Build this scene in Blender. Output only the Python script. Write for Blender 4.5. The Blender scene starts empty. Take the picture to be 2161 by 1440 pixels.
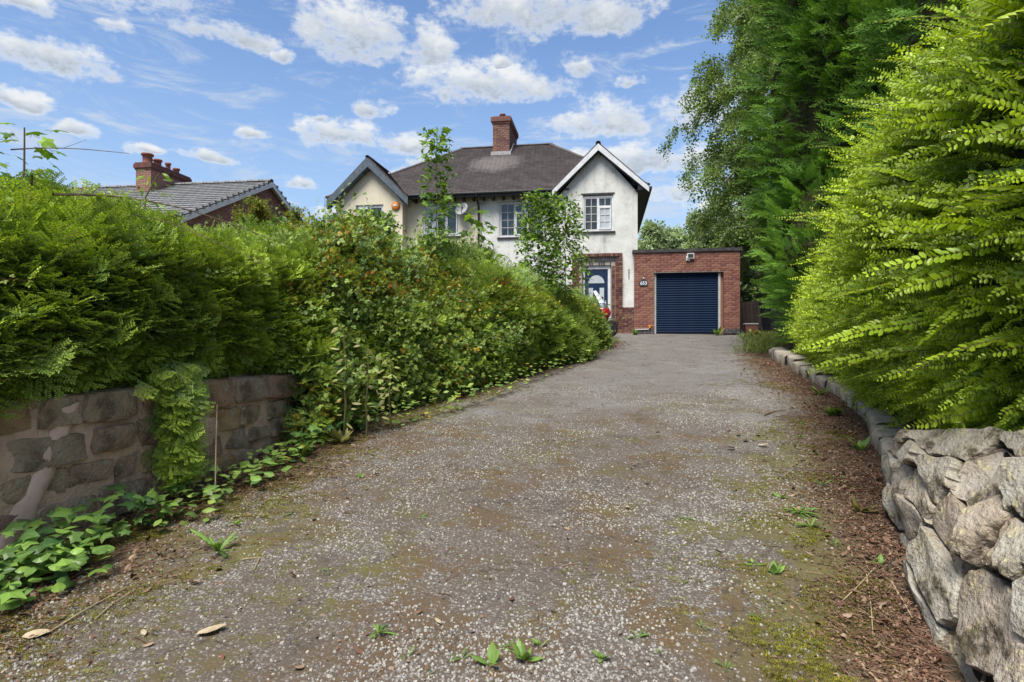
import bpy, math, random
import numpy as np
from mathutils import Vector, Matrix, Euler

rnd = random.Random(7)
R = math.radians
scene = bpy.context.scene
COL = scene.collection

# ------------------------------------------------------------------ camera
cam_d = bpy.data.cameras.new('camera'); cam = bpy.data.objects.new('camera', cam_d); COL.objects.link(cam)
cam.location = (0, 0, 1.5); cam.rotation_euler = (R(90), 0, 0)
cam_d.sensor_width = 36; cam_d.lens = 36 * 1250 / 2161; cam_d.clip_start = 0.05; cam_d.clip_end = 20000
scene.camera = cam

# ------------------------------------------------------------------ light and exposure
SUN_EL, SUN_AZ = R(59), R(-154)          # azimuth clockwise from +Y : sun high, behind and to the left
sun_d = bpy.data.lights.new('sun', 'SUN'); sun = bpy.data.objects.new('sun', sun_d); COL.objects.link(sun)
sun_d.energy = 2.9; sun_d.angle = R(30); sun_d.color = (1.0, 0.95, 0.87)
sdir = Vector((math.sin(SUN_AZ) * math.cos(SUN_EL), math.cos(SUN_AZ) * math.cos(SUN_EL), math.sin(SUN_EL)))
sun.rotation_euler = sdir.to_track_quat('Z', 'Y').to_euler()
SKY_STRENGTH = 0.15
scene.view_settings.view_transform = 'Standard'
scene.view_settings.look = 'None'
EXPO = 1.12
scene.view_settings.exposure = EXPO
scene.view_settings.gamma = 1.0
scene.view_settings.use_curve_mapping = False
scene.render.engine = 'CYCLES'
scene.cycles.max_bounces = 6
scene.cycles.transparent_max_bounces = 4

# ------------------------------------------------------------------ node helpers
def nd(nt, typ, ins=None, **props):
    n = nt.nodes.new(typ)
    for k, v in props.items(): setattr(n, k, v)
    if ins:
        for k, v in ins.items():
            s = n.inputs[k]
            if isinstance(v, bpy.types.NodeSocket): nt.links.new(v, s)
            else: s.default_value = v
    return n
def mth(nt, op, a, b=0.0, c=0.0, clamp=False):
    n = nt.nodes.new('ShaderNodeMath'); n.operation = op; n.use_clamp = clamp
    for i, v in enumerate((a, b, c)):
        if isinstance(v, bpy.types.NodeSocket): nt.links.new(v, n.inputs[i])
        else: n.inputs[i].default_value = v
    return n.outputs[0]
def mixc(nt, f, a, b, mode='MIX'):
    n = nt.nodes.new('ShaderNodeMix'); n.data_type = 'RGBA'; n.blend_type = mode
    for s, v in ((n.inputs[0], f), (n.inputs[6], a), (n.inputs[7], b)):
        if isinstance(v, bpy.types.NodeSocket): nt.links.new(v, s)
        else:
            s.default_value = v if isinstance(v, (int, float)) else (tuple(v) + (1,) if len(v) == 3 else v)
    return n.outputs[2]
def sstep(nt, v, lo, hi):
    n = nt.nodes.new('ShaderNodeMapRange'); n.interpolation_type = 'SMOOTHSTEP'
    nt.links.new(v, n.inputs[0]); n.inputs[1].default_value = lo; n.inputs[2].default_value = hi
    return n.outputs[0]
def noise(nt, vec, scale, detail=4, rough=0.55, dist=0.0):
    n = nd(nt, 'ShaderNodeTexNoise', {'Scale': scale, 'Detail': detail, 'Roughness': rough, 'Distortion': dist})
    if vec is not None: nt.links.new(vec, n.inputs['Vector'])
    return n.outputs['Fac']

# ------------------------------------------------------------------ sky
world = bpy.data.worlds.new('World'); scene.world = world; world.use_nodes = True
def build_sky():
    nt = world.node_tree; nt.nodes.clear()
    sky = nd(nt, 'ShaderNodeTexSky', sky_type='NISHITA', sun_disc=False)
    sky.sun_elevation = SUN_EL; sky.sun_rotation = SUN_AZ; sky.altitude = 50
    sky.air_density = 1.0; sky.dust_density = 0.6; sky.ozone_density = 2.0
    tc = nd(nt, 'ShaderNodeTexCoord')
    sep = nd(nt, 'ShaderNodeSeparateXYZ', {0: tc.outputs['Generated']})
    az = mth(nt, 'ARCTAN2', sep.outputs[0], sep.outputs[1])
    el = mth(nt, 'ARCSINE', sep.outputs[2])
    # cloud noise lives on the sky's own angles
    va = nd(nt, 'ShaderNodeCombineXYZ', {0: az, 1: mth(nt, 'MULTIPLY', el, 1.6), 2: 0.3}).outputs[0]
    n1 = noise(nt, va, 21, 9, 0.60)
    n2 = noise(nt, va, 70, 6, 0.6)
    nw = nd(nt, 'ShaderNodeTexNoise', {'Vector': va, 'Scale': 16.0, 'Detail': 5.0})
    sw = nd(nt, 'ShaderNodeSeparateXYZ', {0: nw.outputs['Color']})
    azd = mth(nt, 'ADD', az, mth(nt, 'MULTIPLY', mth(nt, 'SUBTRACT', sw.outputs[0], 0.5), 0.07))
    eld = mth(nt, 'ADD', el, mth(nt, 'MULTIPLY', mth(nt, 'SUBTRACT', sw.outputs[1], 0.5), 0.025))
    # one group: signed cloud body from centre and half sizes
    g = bpy.data.node_groups.new('cloud_body', 'ShaderNodeTree')
    for nm in ('az', 'el', 'a', 'e', 'iw', 'ih', 'f', 'q'):
        g.interface.new_socket(nm, in_out='INPUT', socket_type='NodeSocketFloat')
    for nm in ('f', 'q'):
        g.interface.new_socket(nm, in_out='OUTPUT', socket_type='NodeSocketFloat')
    gi = g.nodes.new('NodeGroupInput'); go = g.nodes.new('NodeGroupOutput'); o = gi.outputs
    dx = mth(g, 'MULTIPLY', mth(g, 'SUBTRACT', o['az'], o['a']), o['iw'])
    dy = mth(g, 'MULTIPLY', mth(g, 'SUBTRACT', o['el'], o['e']), o['ih'])
    low = mth(g, 'MULTIPLY', mth(g, 'MINIMUM', dy, 0.0), 1.5)          # flatter undersides
    dyy = mth(g, 'ADD', mth(g, 'MAXIMUM', dy, 0.0), low)
    b = mth(g, 'SUBTRACT', 1.0, mth(g, 'ADD', mth(g, 'MULTIPLY', dx, dx), mth(g, 'MULTIPLY', dyy, dyy)))
    b = mth(g, 'MAXIMUM', b, -3.0)
    t = mth(g, 'GREATER_THAN', b, o['f'])
    fo = mth(g, 'MAXIMUM', b, o['f'])
    qo = mth(g, 'ADD', o['q'], mth(g, 'MULTIPLY', t, mth(g, 'SUBTRACT', dy, o['q'])))
    g.links.new(fo, go.inputs['f']); g.links.new(qo, go.inputs['q'])
    # (azimuth deg, elevation deg, half width deg, half height deg)
    solid = [(-35.5, 27.5, 8.2, 3.2), (-30.5, 28.0, 4.5, 2.6), (-40.3, 23.7, 2.6, 1.0), (-38, 20.6, 4.4, 1.5), (-40.1, 17.2, 1.8, 0.8), (-33.8, 23.6, 1.2, .6),
        (-25.6, 24.9, 3.9, 1.1), (-20.9, 24.2, 1.2, .7), (-15.0, 26.7, 4.6, 2.9), (-8.0, 26.2, 2.2, 1.9), (2.3, 29.2, 8.5, 2.6),
        (8.0, 28.6, 5.4, 2.0), (-3.0, 23.2, 7.6, 2.0), (-1.6, 24.9, 1.2, .8), (6.4, 24.6, 1.9, 1.0), (11.5, 23.2, 1.5, .6), (8.4, 19.9, 4.5, 1.9),
        (-13.5, 20.7, 1.9, .9), (-16.1, 18.4, 4.2, 1.3), (-10.2, 17.9, 2.5, .9), (-23.7, 17.6, 1.4, .6), (-8.6, 16.6, 1.6, .9), (-10.6, 15.4, 1.6, .8),
        (6.2, 16.7, 2.2, .9), (11.8, 16.6, 4.3, 1.5), (16.5, 16.2, 3.4, 1.3), (18.8, 20.2, 4.2, 2.4), (-32, 15.3, 1.3, .5), (-27.2, 15.6, 2.2, .5), (-20, 14.0, 1.7, .6),
        (-36.5, 16.0, 2.0, .6), (16.5, 13.6, 3.8, 1.0), (-15.5, 11.6, 3.0, .8), (-28, 9.5, 5, .9), (22, 12, 5, 1.5), (-17.6, 19.6, .8, .4)]
    f = None; q = None
    for (a, e, w, h) in solid:
        n = nt.nodes.new('ShaderNodeGroup'); n.node_tree = g
        nt.links.new(azd, n.inputs['az']); nt.links.new(eld, n.inputs['el'])
        n.inputs['a'].default_value = R(a); n.inputs['e'].default_value = R(e)
        n.inputs['iw'].default_value = 1 / R(w * 1.16); n.inputs['ih'].default_value = 1 / R(h * 1.25)
        if f is None: n.inputs['f'].default_value = -3; n.inputs['q'].default_value = 0
        else: nt.links.new(f, n.inputs['f']); nt.links.new(q, n.inputs['q'])
        f, q = n.outputs['f'], n.outputs['q']
    # clouds round the unseen sky, coverage raised to add ambient light
    gen = noise(nt, tc.outputs['Generated'], 3.2, 6, 0.55)
    aa = mth(nt, 'ABSOLUTE', az)
    outside = mth(nt, 'MAXIMUM', sstep(nt, aa, R(43), R(52)), sstep(nt, el, R(31), R(38)))
    genf = mth(nt, 'MULTIPLY', mth(nt, 'SUBTRACT', gen, 0.46), 9.0)
    genf = mth(nt, 'ADD', genf, mth(nt, 'MULTIPLY', mth(nt, 'SUBTRACT', outside, 1.0), 6.0))
    f = mth(nt, 'MAXIMUM', f, genf)
    body = mth(nt, 'ADD', f, mth(nt, 'MULTIPLY', mth(nt, 'SUBTRACT', n1, 0.5), 3.2))
    body = mth(nt, 'ADD', body, mth(nt, 'MULTIPLY', mth(nt, 'SUBTRACT', n2, 0.5), 1.5))
    alpha = sstep(nt, body, -0.15, 1.1)
    # high thin wisps
    vw = nd(nt, 'ShaderNodeCombineXYZ', {0: az, 1: mth(nt, 'MULTIPLY', mth(nt, 'ADD', el, mth(nt, 'MULTIPLY', az, 0.03)), 4.0), 2: 2.0}).outputs[0]
    wn = noise(nt, vw, 6.0, 8, 0.7, 0.9)
    lowband = mth(nt, 'SUBTRACT', 1.0, sstep(nt, el, R(4), R(24)))
    wisp = sstep(nt, mth(nt, 'ADD', wn, mth(nt, 'MULTIPLY', lowband, 0.10)), 0.50, 0.76)
    wisp = mth(nt, 'MULTIPLY', wisp, 0.8)
    # colours (divided by the background strength)
    K = 1.0 / SKY_STRENGTH / 2 ** EXPO
    tint = mixc(nt, 1.0, sky.outputs[0], (0.92, 1.0, 1.10), 'MULTIPLY')
    hs = nd(nt, 'ShaderNodeHueSaturation', {'Saturation': 1.0, 'Value': 0.58, 'Color': tint}).outputs[0]
    hz = mth(nt, 'SUBTRACT', 1.0, sstep(nt, el, R(-2), R(30)))
    hs = mixc(nt, mth(nt, 'MULTIPLY', hz, 0.7), hs, (0.46 * K, 0.61 * K, 0.80 * K))
    wc = (0.66 * K, 0.73 * K, 0.83 * K)
    c = mixc(nt, wisp, hs, wc)
    # cloud light: white crowns, grey blue bases
    thick = sstep(nt, body, 0.3, 1.2)
    qn = mth(nt, 'ADD', q, mth(nt, 'MULTIPLY', mth(nt, 'SUBTRACT', n1, 0.5), 2.2))
    crown = sstep(nt, qn, -0.35, 0.8)
    shade = mth(nt, 'MULTIPLY', thick, mth(nt, 'SUBTRACT', 1.0, crown))
    cc = mixc(nt, shade, (0.90 * K, 0.92 * K, 0.93 * K), (0.42 * K, 0.49 * K, 0.58 * K))
    c = mixc(nt, mth(nt, 'MULTIPLY', alpha, 0.94), c, cc)
    below = sstep(nt, el, R(-6), R(-1))
    c = mixc(nt, below, (0.10 * K, 0.11 * K, 0.09 * K), c)
    bg = nd(nt, 'ShaderNodeBackground', {'Color': c, 'Strength': SKY_STRENGTH})
    out = nd(nt, 'ShaderNodeOutputWorld'); nt.links.new(bg.outputs[0], out.inputs[0])
build_sky()
world.cycles.sampling_method = 'MANUAL'; world.cycles.sample_map_resolution = 512

# ------------------------------------------------------------------ materials
def new_mat(name):
    m = bpy.data.materials.new(name); m.use_nodes = True; m.node_tree.nodes.clear()
    return m, m.node_tree
def finish(nt, shader):
    o = nt.nodes.new('ShaderNodeOutputMaterial'); nt.links.new(shader, o.inputs[0])
def surf(name, c1, c2=None, scale=6, rough=0.7, spec=0.3, bump=0.0, bscale=40, bdist=0.01, metal=0.0, rvar=0.0, c3=None, s3=1.5, t3=(0.55, 0.7), space='Object', lo=0.35, hi=0.65, detail=5):
    m, nt = new_mat(name); tc = nd(nt, 'ShaderNodeTexCoord').outputs[space]
    col = None
    if c2 is not None:
        col = mixc(nt, sstep(nt, noise(nt, tc, scale, detail), lo, hi), c1, c2)
    if c3 is not None:
        col = mixc(nt, sstep(nt, noise(nt, tc, s3, 6, 0.65), *t3), col if col else c1, c3)
    if name.endswith('_render'):     # rain streaks down the wall
        mp = nd(nt, 'ShaderNodeMapping', {'Vector': tc, 'Scale': (5.0, 5.0, 0.45)})
        col = mixc(nt, mth(nt, 'MULTIPLY', sstep(nt, noise(nt, mp.outputs[0], 1.0, 7, 0.65), 0.52, 0.72), 0.45), col, c3)
    if rvar:
        oi = nd(nt, 'ShaderNodeObjectInfo')
        v = mth(nt, 'ADD', mth(nt, 'MULTIPLY', oi.outputs['Random'], rvar), 1 - rvar / 2)
        hv = nd(nt, 'ShaderNodeHueSaturation', {'Value': v, 'Hue': mth(nt, 'ADD', 0.5, mth(nt, 'MULTIPLY', mth(nt, 'SUBTRACT', oi.outputs['Random'], 0.5), rvar * 0.05))})
        if col is not None: nt.links.new(col, hv.inputs['Color'])
        else: hv.inputs['Color'].default_value = tuple(c1) + (1,)
        col = hv.outputs[0]
    b = nd(nt, 'ShaderNodeBsdfPrincipled', {'Roughness': rough, 'Specular IOR Level': spec, 'Metallic': metal})
    if col is not None: nt.links.new(col, b.inputs['Base Color'])
    else: b.inputs['Base Color'].default_value = tuple(c1) + (1,)
    if bump:
        bn = nd(nt, 'ShaderNodeBump', {'Strength': bump, 'Distance': bdist, 'Height': noise(nt, tc, bscale, 6, 0.6)})
        nt.links.new(bn.outputs[0], b.inputs['Normal'])
    finish(nt, b.outputs[0]); return m

def leafmat(name, old, new, rough=0.42, trans=0.32, var=0.55, spec=0.35, odd=None, oddp=0.05, clump=0.0):
    """leaf: old and new growth colours along the 'tip' attribute, a per-shoot variation, light through the blade"""
    m, nt = new_mat(name)
    oi = nd(nt, 'ShaderNodeObjectInfo').outputs['Random']
    tip = nd(nt, 'ShaderNodeAttribute', attribute_name='tip').outputs['Fac']
    t = mth(nt, 'ADD', mth(nt, 'MULTIPLY', tip, 0.75), mth(nt, 'MULTIPLY', mth(nt, 'SUBTRACT', oi, 0.5), var), clamp=True)
    if clump:
        geo = nd(nt, 'ShaderNodeNewGeometry').outputs['Position']
        t = mth(nt, 'ADD', t, mth(nt, 'MULTIPLY', mth(nt, 'SUBTRACT', noise(nt, geo, 0.9, 3), 0.5), clump * 2), clamp=True)
    col = mixc(nt, t, old, new)
    v = mth(nt, 'ADD', 0.72, mth(nt, 'MULTIPLY', mth(nt, 'FRACT', mth(nt, 'MULTIPLY', oi, 7.31)), 0.56))
    col = nd(nt, 'ShaderNodeHueSaturation', {'Value': v, 'Color': col}).outputs[0]
    if odd is not None:
        col = mixc(nt, mth(nt, 'LESS_THAN', mth(nt, 'FRACT', mth(nt, 'MULTIPLY', oi, 13.7)), oddp), col, odd)
    b = nd(nt, 'ShaderNodeBsdfPrincipled', {'Base Color': col, 'Roughness': rough, 'Specular IOR Level': spec})
    tr = nd(nt, 'ShaderNodeBsdfTranslucent', {'Color': mixc(nt, 1.0, col, (1.25, 1.2, 0.45), 'MULTIPLY')})
    mx = nd(nt, 'ShaderNodeMixShader', {0: trans, 1: b.outputs[0], 2: tr.outputs[0]})
    finish(nt, mx.outputs[0]); return m

M = {}
M['white_render'] = surf('white_render', (0.68, 0.68, 0.65), (0.58, 0.58, 0.555), 2.2, 0.9, 0.1, 0.6, 26, 0.02, c3=(0.25, 0.255, 0.23), s3=1.3, t3=(0.50, 0.78))
M['cream_render'] = surf('cream_render', (0.66, 0.60, 0.46), (0.60, 0.545, 0.42), 2, 0.9, 0.1, 0.5, 26, 0.015, c3=(0.45, 0.42, 0.33), s3=0.9, t3=(0.6, 0.85))
M['white_paint'] = surf('white_paint', (0.66, 0.67, 0.68), (0.56, 0.57, 0.58), 5, 0.35, 0.4)
M['grey_paint'] = surf('grey_paint', (0.10, 0.125, 0.15), (0.07, 0.09, 0.11), 8, 0.5, 0.3)
M['black_paint'] = surf('black_paint', (0.012, 0.014, 0.018), (0.02, 0.022, 0.026), 10, 0.45, 0.4)
M['navy'] = surf('navy_door_paint', (0.004, 0.015, 0.050), (0.006, 0.020, 0.062), 3, 0.32, 0.5)
M['slat'] = surf('roller_slat_paint', (0.004, 0.014, 0.042), (0.005, 0.018, 0.050), 3, 0.5, 0.12, rvar=0.12)
M['alu'] = surf('painted_guide', (0.46, 0.45, 0.44), (0.38, 0.37, 0.36), 8, 0.5, 0.4)
M['felt'] = surf('roof_felt', (0.035, 0.036, 0.04), (0.07, 0.068, 0.065), 9, 0.85, 0.2, 0.4, 60, 0.01)
M['mortar'] = surf('mortar', (0.36, 0.31, 0.27), (0.28, 0.25, 0.22), 12, 0.95, 0.1, 0.4, 90, 0.004)
M['lime'] = surf('old_lime_mortar', (0.66, 0.46, 0.33), (0.54, 0.385, 0.27), 5, 0.95, 0.1, 1.0, 38, 0.022, c3=(0.20, 0.17, 0.12), s3=2.2, t3=(0.56, 0.72))
M['pink_mortar'] = surf('pink_mortar', (0.70, 0.50, 0.42), (0.58, 0.40, 0.32), 7, 0.9, 0.1, 0.5, 30, 0.008)
M['red_brick'] = surf('red_brick', (0.25, 0.105, 0.075), (0.19, 0.085, 0.065), 14, 0.88, 0.15, 0.5, 120, 0.003, rvar=0.5, c3=(0.42, 0.22, 0.16), s3=0.9, t3=(0.62, 0.8))
M['dark_brick'] = surf('purple_brown_brick', (0.19, 0.075, 0.052), (0.10, 0.055, 0.048), 14, 0.8, 0.2, 0.5, 120, 0.003, rvar=0.9)
M['blue_brick'] = surf('blue_brick', (0.05, 0.05, 0.06), (0.07, 0.06, 0.062), 14, 0.7, 0.3, 0.4, 120, 0.003, rvar=0.6)
M['chimney_brick'] = surf('chimney_brick', (0.22, 0.10, 0.075), (0.13, 0.08, 0.068), 9, 0.88, 0.15, 0.4, 90, 0.003, rvar=0.6)
M['terracotta'] = surf('terracotta', (0.26, 0.10, 0.07), (0.18, 0.075, 0.055), 9, 0.8, 0.2, 0.3, 60, 0.004)
M['lead'] = surf('lead_flashing', (0.34, 0.33, 0.34), (0.26, 0.25, 0.26), 8, 0.6, 0.3)
M['soil'] = surf('soil', (0.06, 0.042, 0.028), (0.035, 0.026, 0.018), 6, 0.95, 0.1, 0.8, 30, 0.03, c3=(0.05, 0.07, 0.02), s3=1.2, t3=(0.5, 0.62))
M['bark'] = surf('bark', (0.11, 0.085, 0.06), (0.06, 0.048, 0.036), 10, 0.9, 0.1, 0.8, 30, 0.02)
M['birch_bark'] = surf('birch_bark', (0.42, 0.40, 0.36), (0.09, 0.08, 0.07), 9, 0.8, 0.2, 0.4, 30, 0.01)
M['twig'] = surf('dry_twig', (0.20, 0.145, 0.10), (0.12, 0.085, 0.06), 12, 0.9, 0.1)
M['straw'] = surf('dry_stalk', (0.42, 0.33, 0.20), (0.32, 0.25, 0.15), 12, 0.8, 0.1)
M['green_stem'] = surf('green_stem', (0.12, 0.14, 0.045), (0.13, 0.09, 0.045), 9, 0.7, 0.2)
M['red_stem'] = surf('reddish_stem', (0.13, 0.07, 0.045), (0.09, 0.07, 0.03), 9, 0.7, 0.2)
M['core'] = surf('shaded_twiggy_inside', (0.030, 0.042, 0.016), (0.065, 0.055, 0.030), 7, 0.95, 0.05, 1.0, 18, 0.06)  # dark colour stands in for the shade inside the foliage
M['fence'] = surf('dark_fence_timber', (0.050, 0.040, 0.034), (0.032, 0.026, 0.022), 7, 0.85, 0.15, 0.5, 20, 0.01, rvar=0.4)
M['bin'] = surf('black_bin_plastic', (0.012, 0.014, 0.020), (0.018, 0.02, 0.027), 5, 0.45, 0.4)
M['pot'] = surf('brown_planter', (0.13, 0.055, 0.04), (0.10, 0.045, 0.035), 7, 0.7, 0.2)
M['dishgrey'] = surf('dish_grey', (0.36, 0.36, 0.37), (0.30, 0.30, 0.31), 6, 0.6, 0.3)
M['orange'] = surf('orange_plastic', (0.62, 0.21, 0.03), None, 6, 0.45, 0.4)
M['red_gloss'] = surf('red_gloss', (0.30, 0.010, 0.014), None, 6, 0.2, 0.6)
M['rubber'] = surf('tyre_rubber', (0.015, 0.015, 0.016), (0.03, 0.028, 0.026), 15, 0.85, 0.2)
M['chrome'] = surf('bright_metal', (0.55, 0.56, 0.58), None, 6, 0.25, 0.5, metal=0.9)
M['frosted'] = surf('pale_glazing', (0.46, 0.50, 0.53), (0.38, 0.42, 0.45), 6, 0.12, 0.5)
M['slate_plaque'] = surf('slate', (0.03, 0.035, 0.045), (0.05, 0.055, 0.06), 12, 0.6, 0.3)

def glassmat():
    m, nt = new_mat('window_glass'); tc = nd(nt, 'ShaderNodeTexCoord').outputs['Object']
    col = mixc(nt, sstep(nt, noise(nt, tc, 3.0, 4), 0.4, 0.62), (0.012, 0.02, 0.026), (0.05, 0.06, 0.055))
    b = nd(nt, 'ShaderNodeBsdfPrincipled', {'Base Color': col, 'Roughness': 0.04, 'Specular IOR Level': 0.7})
    bn = nd(nt, 'ShaderNodeBump', {'Strength': 0.12, 'Distance': 0.02, 'Height': noise(nt, tc, 2.2, 1)})
    nt.links.new(bn.outputs[0], b.inputs['Normal']); finish(nt, b.outputs[0]); return m
M['glass'] = glassmat()

def rooftile(name, c1, c2, c3, tw, lichen_or_highlight=None):
    m, nt = new_mat(name); tc = nd(nt, 'ShaderNodeTexCoord').outputs['Object']
    s = nd(nt, 'ShaderNodeSeparateXYZ', {0: tc})
    row = nd(nt, 'ShaderNodeAttribute', attribute_name='row').outputs['Fac']
    fx = mth(nt, 'ADD', mth(nt, 'DIVIDE', mth(nt, 'ADD', s.outputs[0], s.outputs[1]), tw), mth(nt, 'MULTIPLY', row, 0.5))
    cell = mth(nt, 'FLOOR', fx); fr = mth(nt, 'FRACT', fx)
    wn = nd(nt, 'ShaderNodeTexWhiteNoise', {'Vector': nd(nt, 'ShaderNodeCombineXYZ', {0: cell, 1: row, 2: 0.0}).outputs[0]}, noise_dimensions='3D').outputs['Value']
    col = mixc(nt, wn, c1, c2)
    col = mixc(nt, sstep(nt, noise(nt, tc, 1.3, 6, 0.65), 0.48, 0.72), col, c3)
    if lichen_or_highlight:   # highlight painted into the tile colour below the chimney
        (lx, ly, rx, ry, lc) = lichen_or_highlight
        dx = mth(nt, 'DIVIDE', mth(nt, 'SUBTRACT', s.outputs[0], lx), rx); dy = mth(nt, 'DIVIDE', mth(nt, 'SUBTRACT', s.outputs[2], ly), ry)
        d = mth(nt, 'ADD', mth(nt, 'MULTIPLY', dx, dx), mth(nt, 'MULTIPLY', dy, dy))
        fac = mth(nt, 'MULTIPLY', mth(nt, 'SUBTRACT', 1.0, sstep(nt, mth(nt, 'ADD', d, mth(nt, 'MULTIPLY', mth(nt, 'SUBTRACT', noise(nt, tc, 5, 7, 0.7), 0.5), 2.4)), 0.0, 1.3)), 0.75)
        col = mixc(nt, fac, col, lc)
    edge = mth(nt, 'LESS_THAN', fr, 0.07)
    col = mixc(nt, mth(nt, 'MULTIPLY', edge, 0.75), col, (0.02, 0.016, 0.015))
    b = nd(nt, 'ShaderNodeBsdfPrincipled', {'Base Color': col, 'Roughness': 0.85, 'Specular IOR Level': 0.2})
    bn = nd(nt, 'ShaderNodeBump', {'Strength': 0.6, 'Distance': 0.02, 'Height': mth(nt, 'ADD', mth(nt, 'MULTIPLY', noise(nt, tc, 30, 4), 0.6), mth(nt, 'ADD', wn, mth(nt, 'MULTIPLY', edge, -0.8)))})
    nt.links.new(bn.outputs[0], b.inputs['Normal']); finish(nt, b.outputs[0]); return m
M['clay_tiles'] = rooftile('weathered_clay_tiles', (0.080, 0.068, 0.068), (0.118, 0.102, 0.100), (0.140, 0.120, 0.112), 0.17, lichen_or_highlight=(-5.35, 6.75, 1.15, 0.62, (0.30, 0.27, 0.26)))  # the pale oval is a roof highlight put into the colour
M['slates'] = rooftile('grey_concrete_tiles', (0.19, 0.19, 0.195), (0.24, 0.24, 0.24), (0.15, 0.155, 0.155), 0.30)

def stonemat(name, cols, bscale=16, bd=0.03, bs=1.0, lichen_or_highlight=(0.45, 0.46, 0.40), dark=(0.035, 0.032, 0.026)):
    m, nt = new_mat(name); tc = nd(nt, 'ShaderNodeTexCoord').outputs['Object']
    oi = nd(nt, 'ShaderNodeObjectInfo').outputs['Random']
    r = nd(nt, 'ShaderNodeValToRGB', {0: oi}); cr = r.color_ramp
    while len(cr.elements) < len(cols): cr.elements.new(0.5)
    for i, c in enumerate(cols): cr.elements[i].position = i / (len(cols) - 1); cr.elements[i].color = c + (1,)
    n1 = noise(nt, tc, 5, 7, 0.65)
    col = mixc(nt, sstep(nt, n1, 0.35, 0.7), r.outputs[0], mixc(nt, 1.0, r.outputs[0], (0.62, 0.56, 0.50), 'MULTIPLY'))
    col = mixc(nt, sstep(nt, noise(nt, tc, 9, 8, 0.7), 0.56, 0.66), col, lichen_or_highlight)
    st = noise(nt, tc, 2.6, 6, 0.6)
    col = mixc(nt, mth(nt, 'MULTIPLY', sstep(nt, st, 0.57, 0.64), 0.85), col, dark)
    vor = nd(nt, 'ShaderNodeTexVoronoi', {'Vector': tc, 'Scale': 60.0}).outputs['Distance']
    spk = mth(nt, 'MULTIPLY', mth(nt, 'LESS_THAN', vor, 0.16), sstep(nt, noise(nt, tc, 7, 3), 0.5, 0.6))
    col = mixc(nt, spk, col, (0.55, 0.55, 0.50))
    b = nd(nt, 'ShaderNodeBsdfPrincipled', {'Base Color': col, 'Roughness': 0.92, 'Specular IOR Level': 0.12})
    h = mth(nt, 'ADD', noise(nt, tc, bscale, 8, 0.62), mth(nt, 'MULTIPLY', noise(nt, tc, bscale * 4, 4, 0.6), 0.35))
    bn = nd(nt, 'ShaderNodeBump', {'Strength': bs, 'Distance': bd, 'Height': h})
    nt.links.new(bn.outputs[0], b.inputs['Normal']); finish(nt, b.outputs[0]); return m
M['sandstone'] = stonemat('brown_sandstone', [(0.50, 0.38, 0.26), (0.42, 0.345, 0.25), (0.60, 0.43, 0.23), (0.40, 0.25, 0.19), (0.54, 0.43, 0.31), (0.40, 0.32, 0.245)], 12, 0.045, 1.0, lichen_or_highlight=(0.40, 0.38, 0.28), dark=(0.17, 0.135, 0.10))
M['limestone'] = stonemat('pale_rubble_stone', [(0.50, 0.45, 0.36), (0.45, 0.43, 0.37), (0.54, 0.49, 0.40), (0.44, 0.36, 0.28), (0.52, 0.48, 0.42)], 8, 0.06, 1.0, lichen_or_highlight=(0.56, 0.50, 0.30), dark=(0.07, 0.058, 0.038))
M['kerbstone'] = stonemat('worn_kerb_stone', [(0.46, 0.40, 0.33), (0.38, 0.34, 0.28), (0.50, 0.45, 0.37)], 12, 0.015, 0.8, lichen_or_highlight=(0.25, 0.25, 0.17), dark=(0.08, 0.075, 0.05))
M['joint'] = surf('deep_dark_joint', (0.028, 0.024, 0.017), (0.06, 0.05, 0.036), 6, 0.95, 0.05, 1.0, 22, 0.03)

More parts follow.
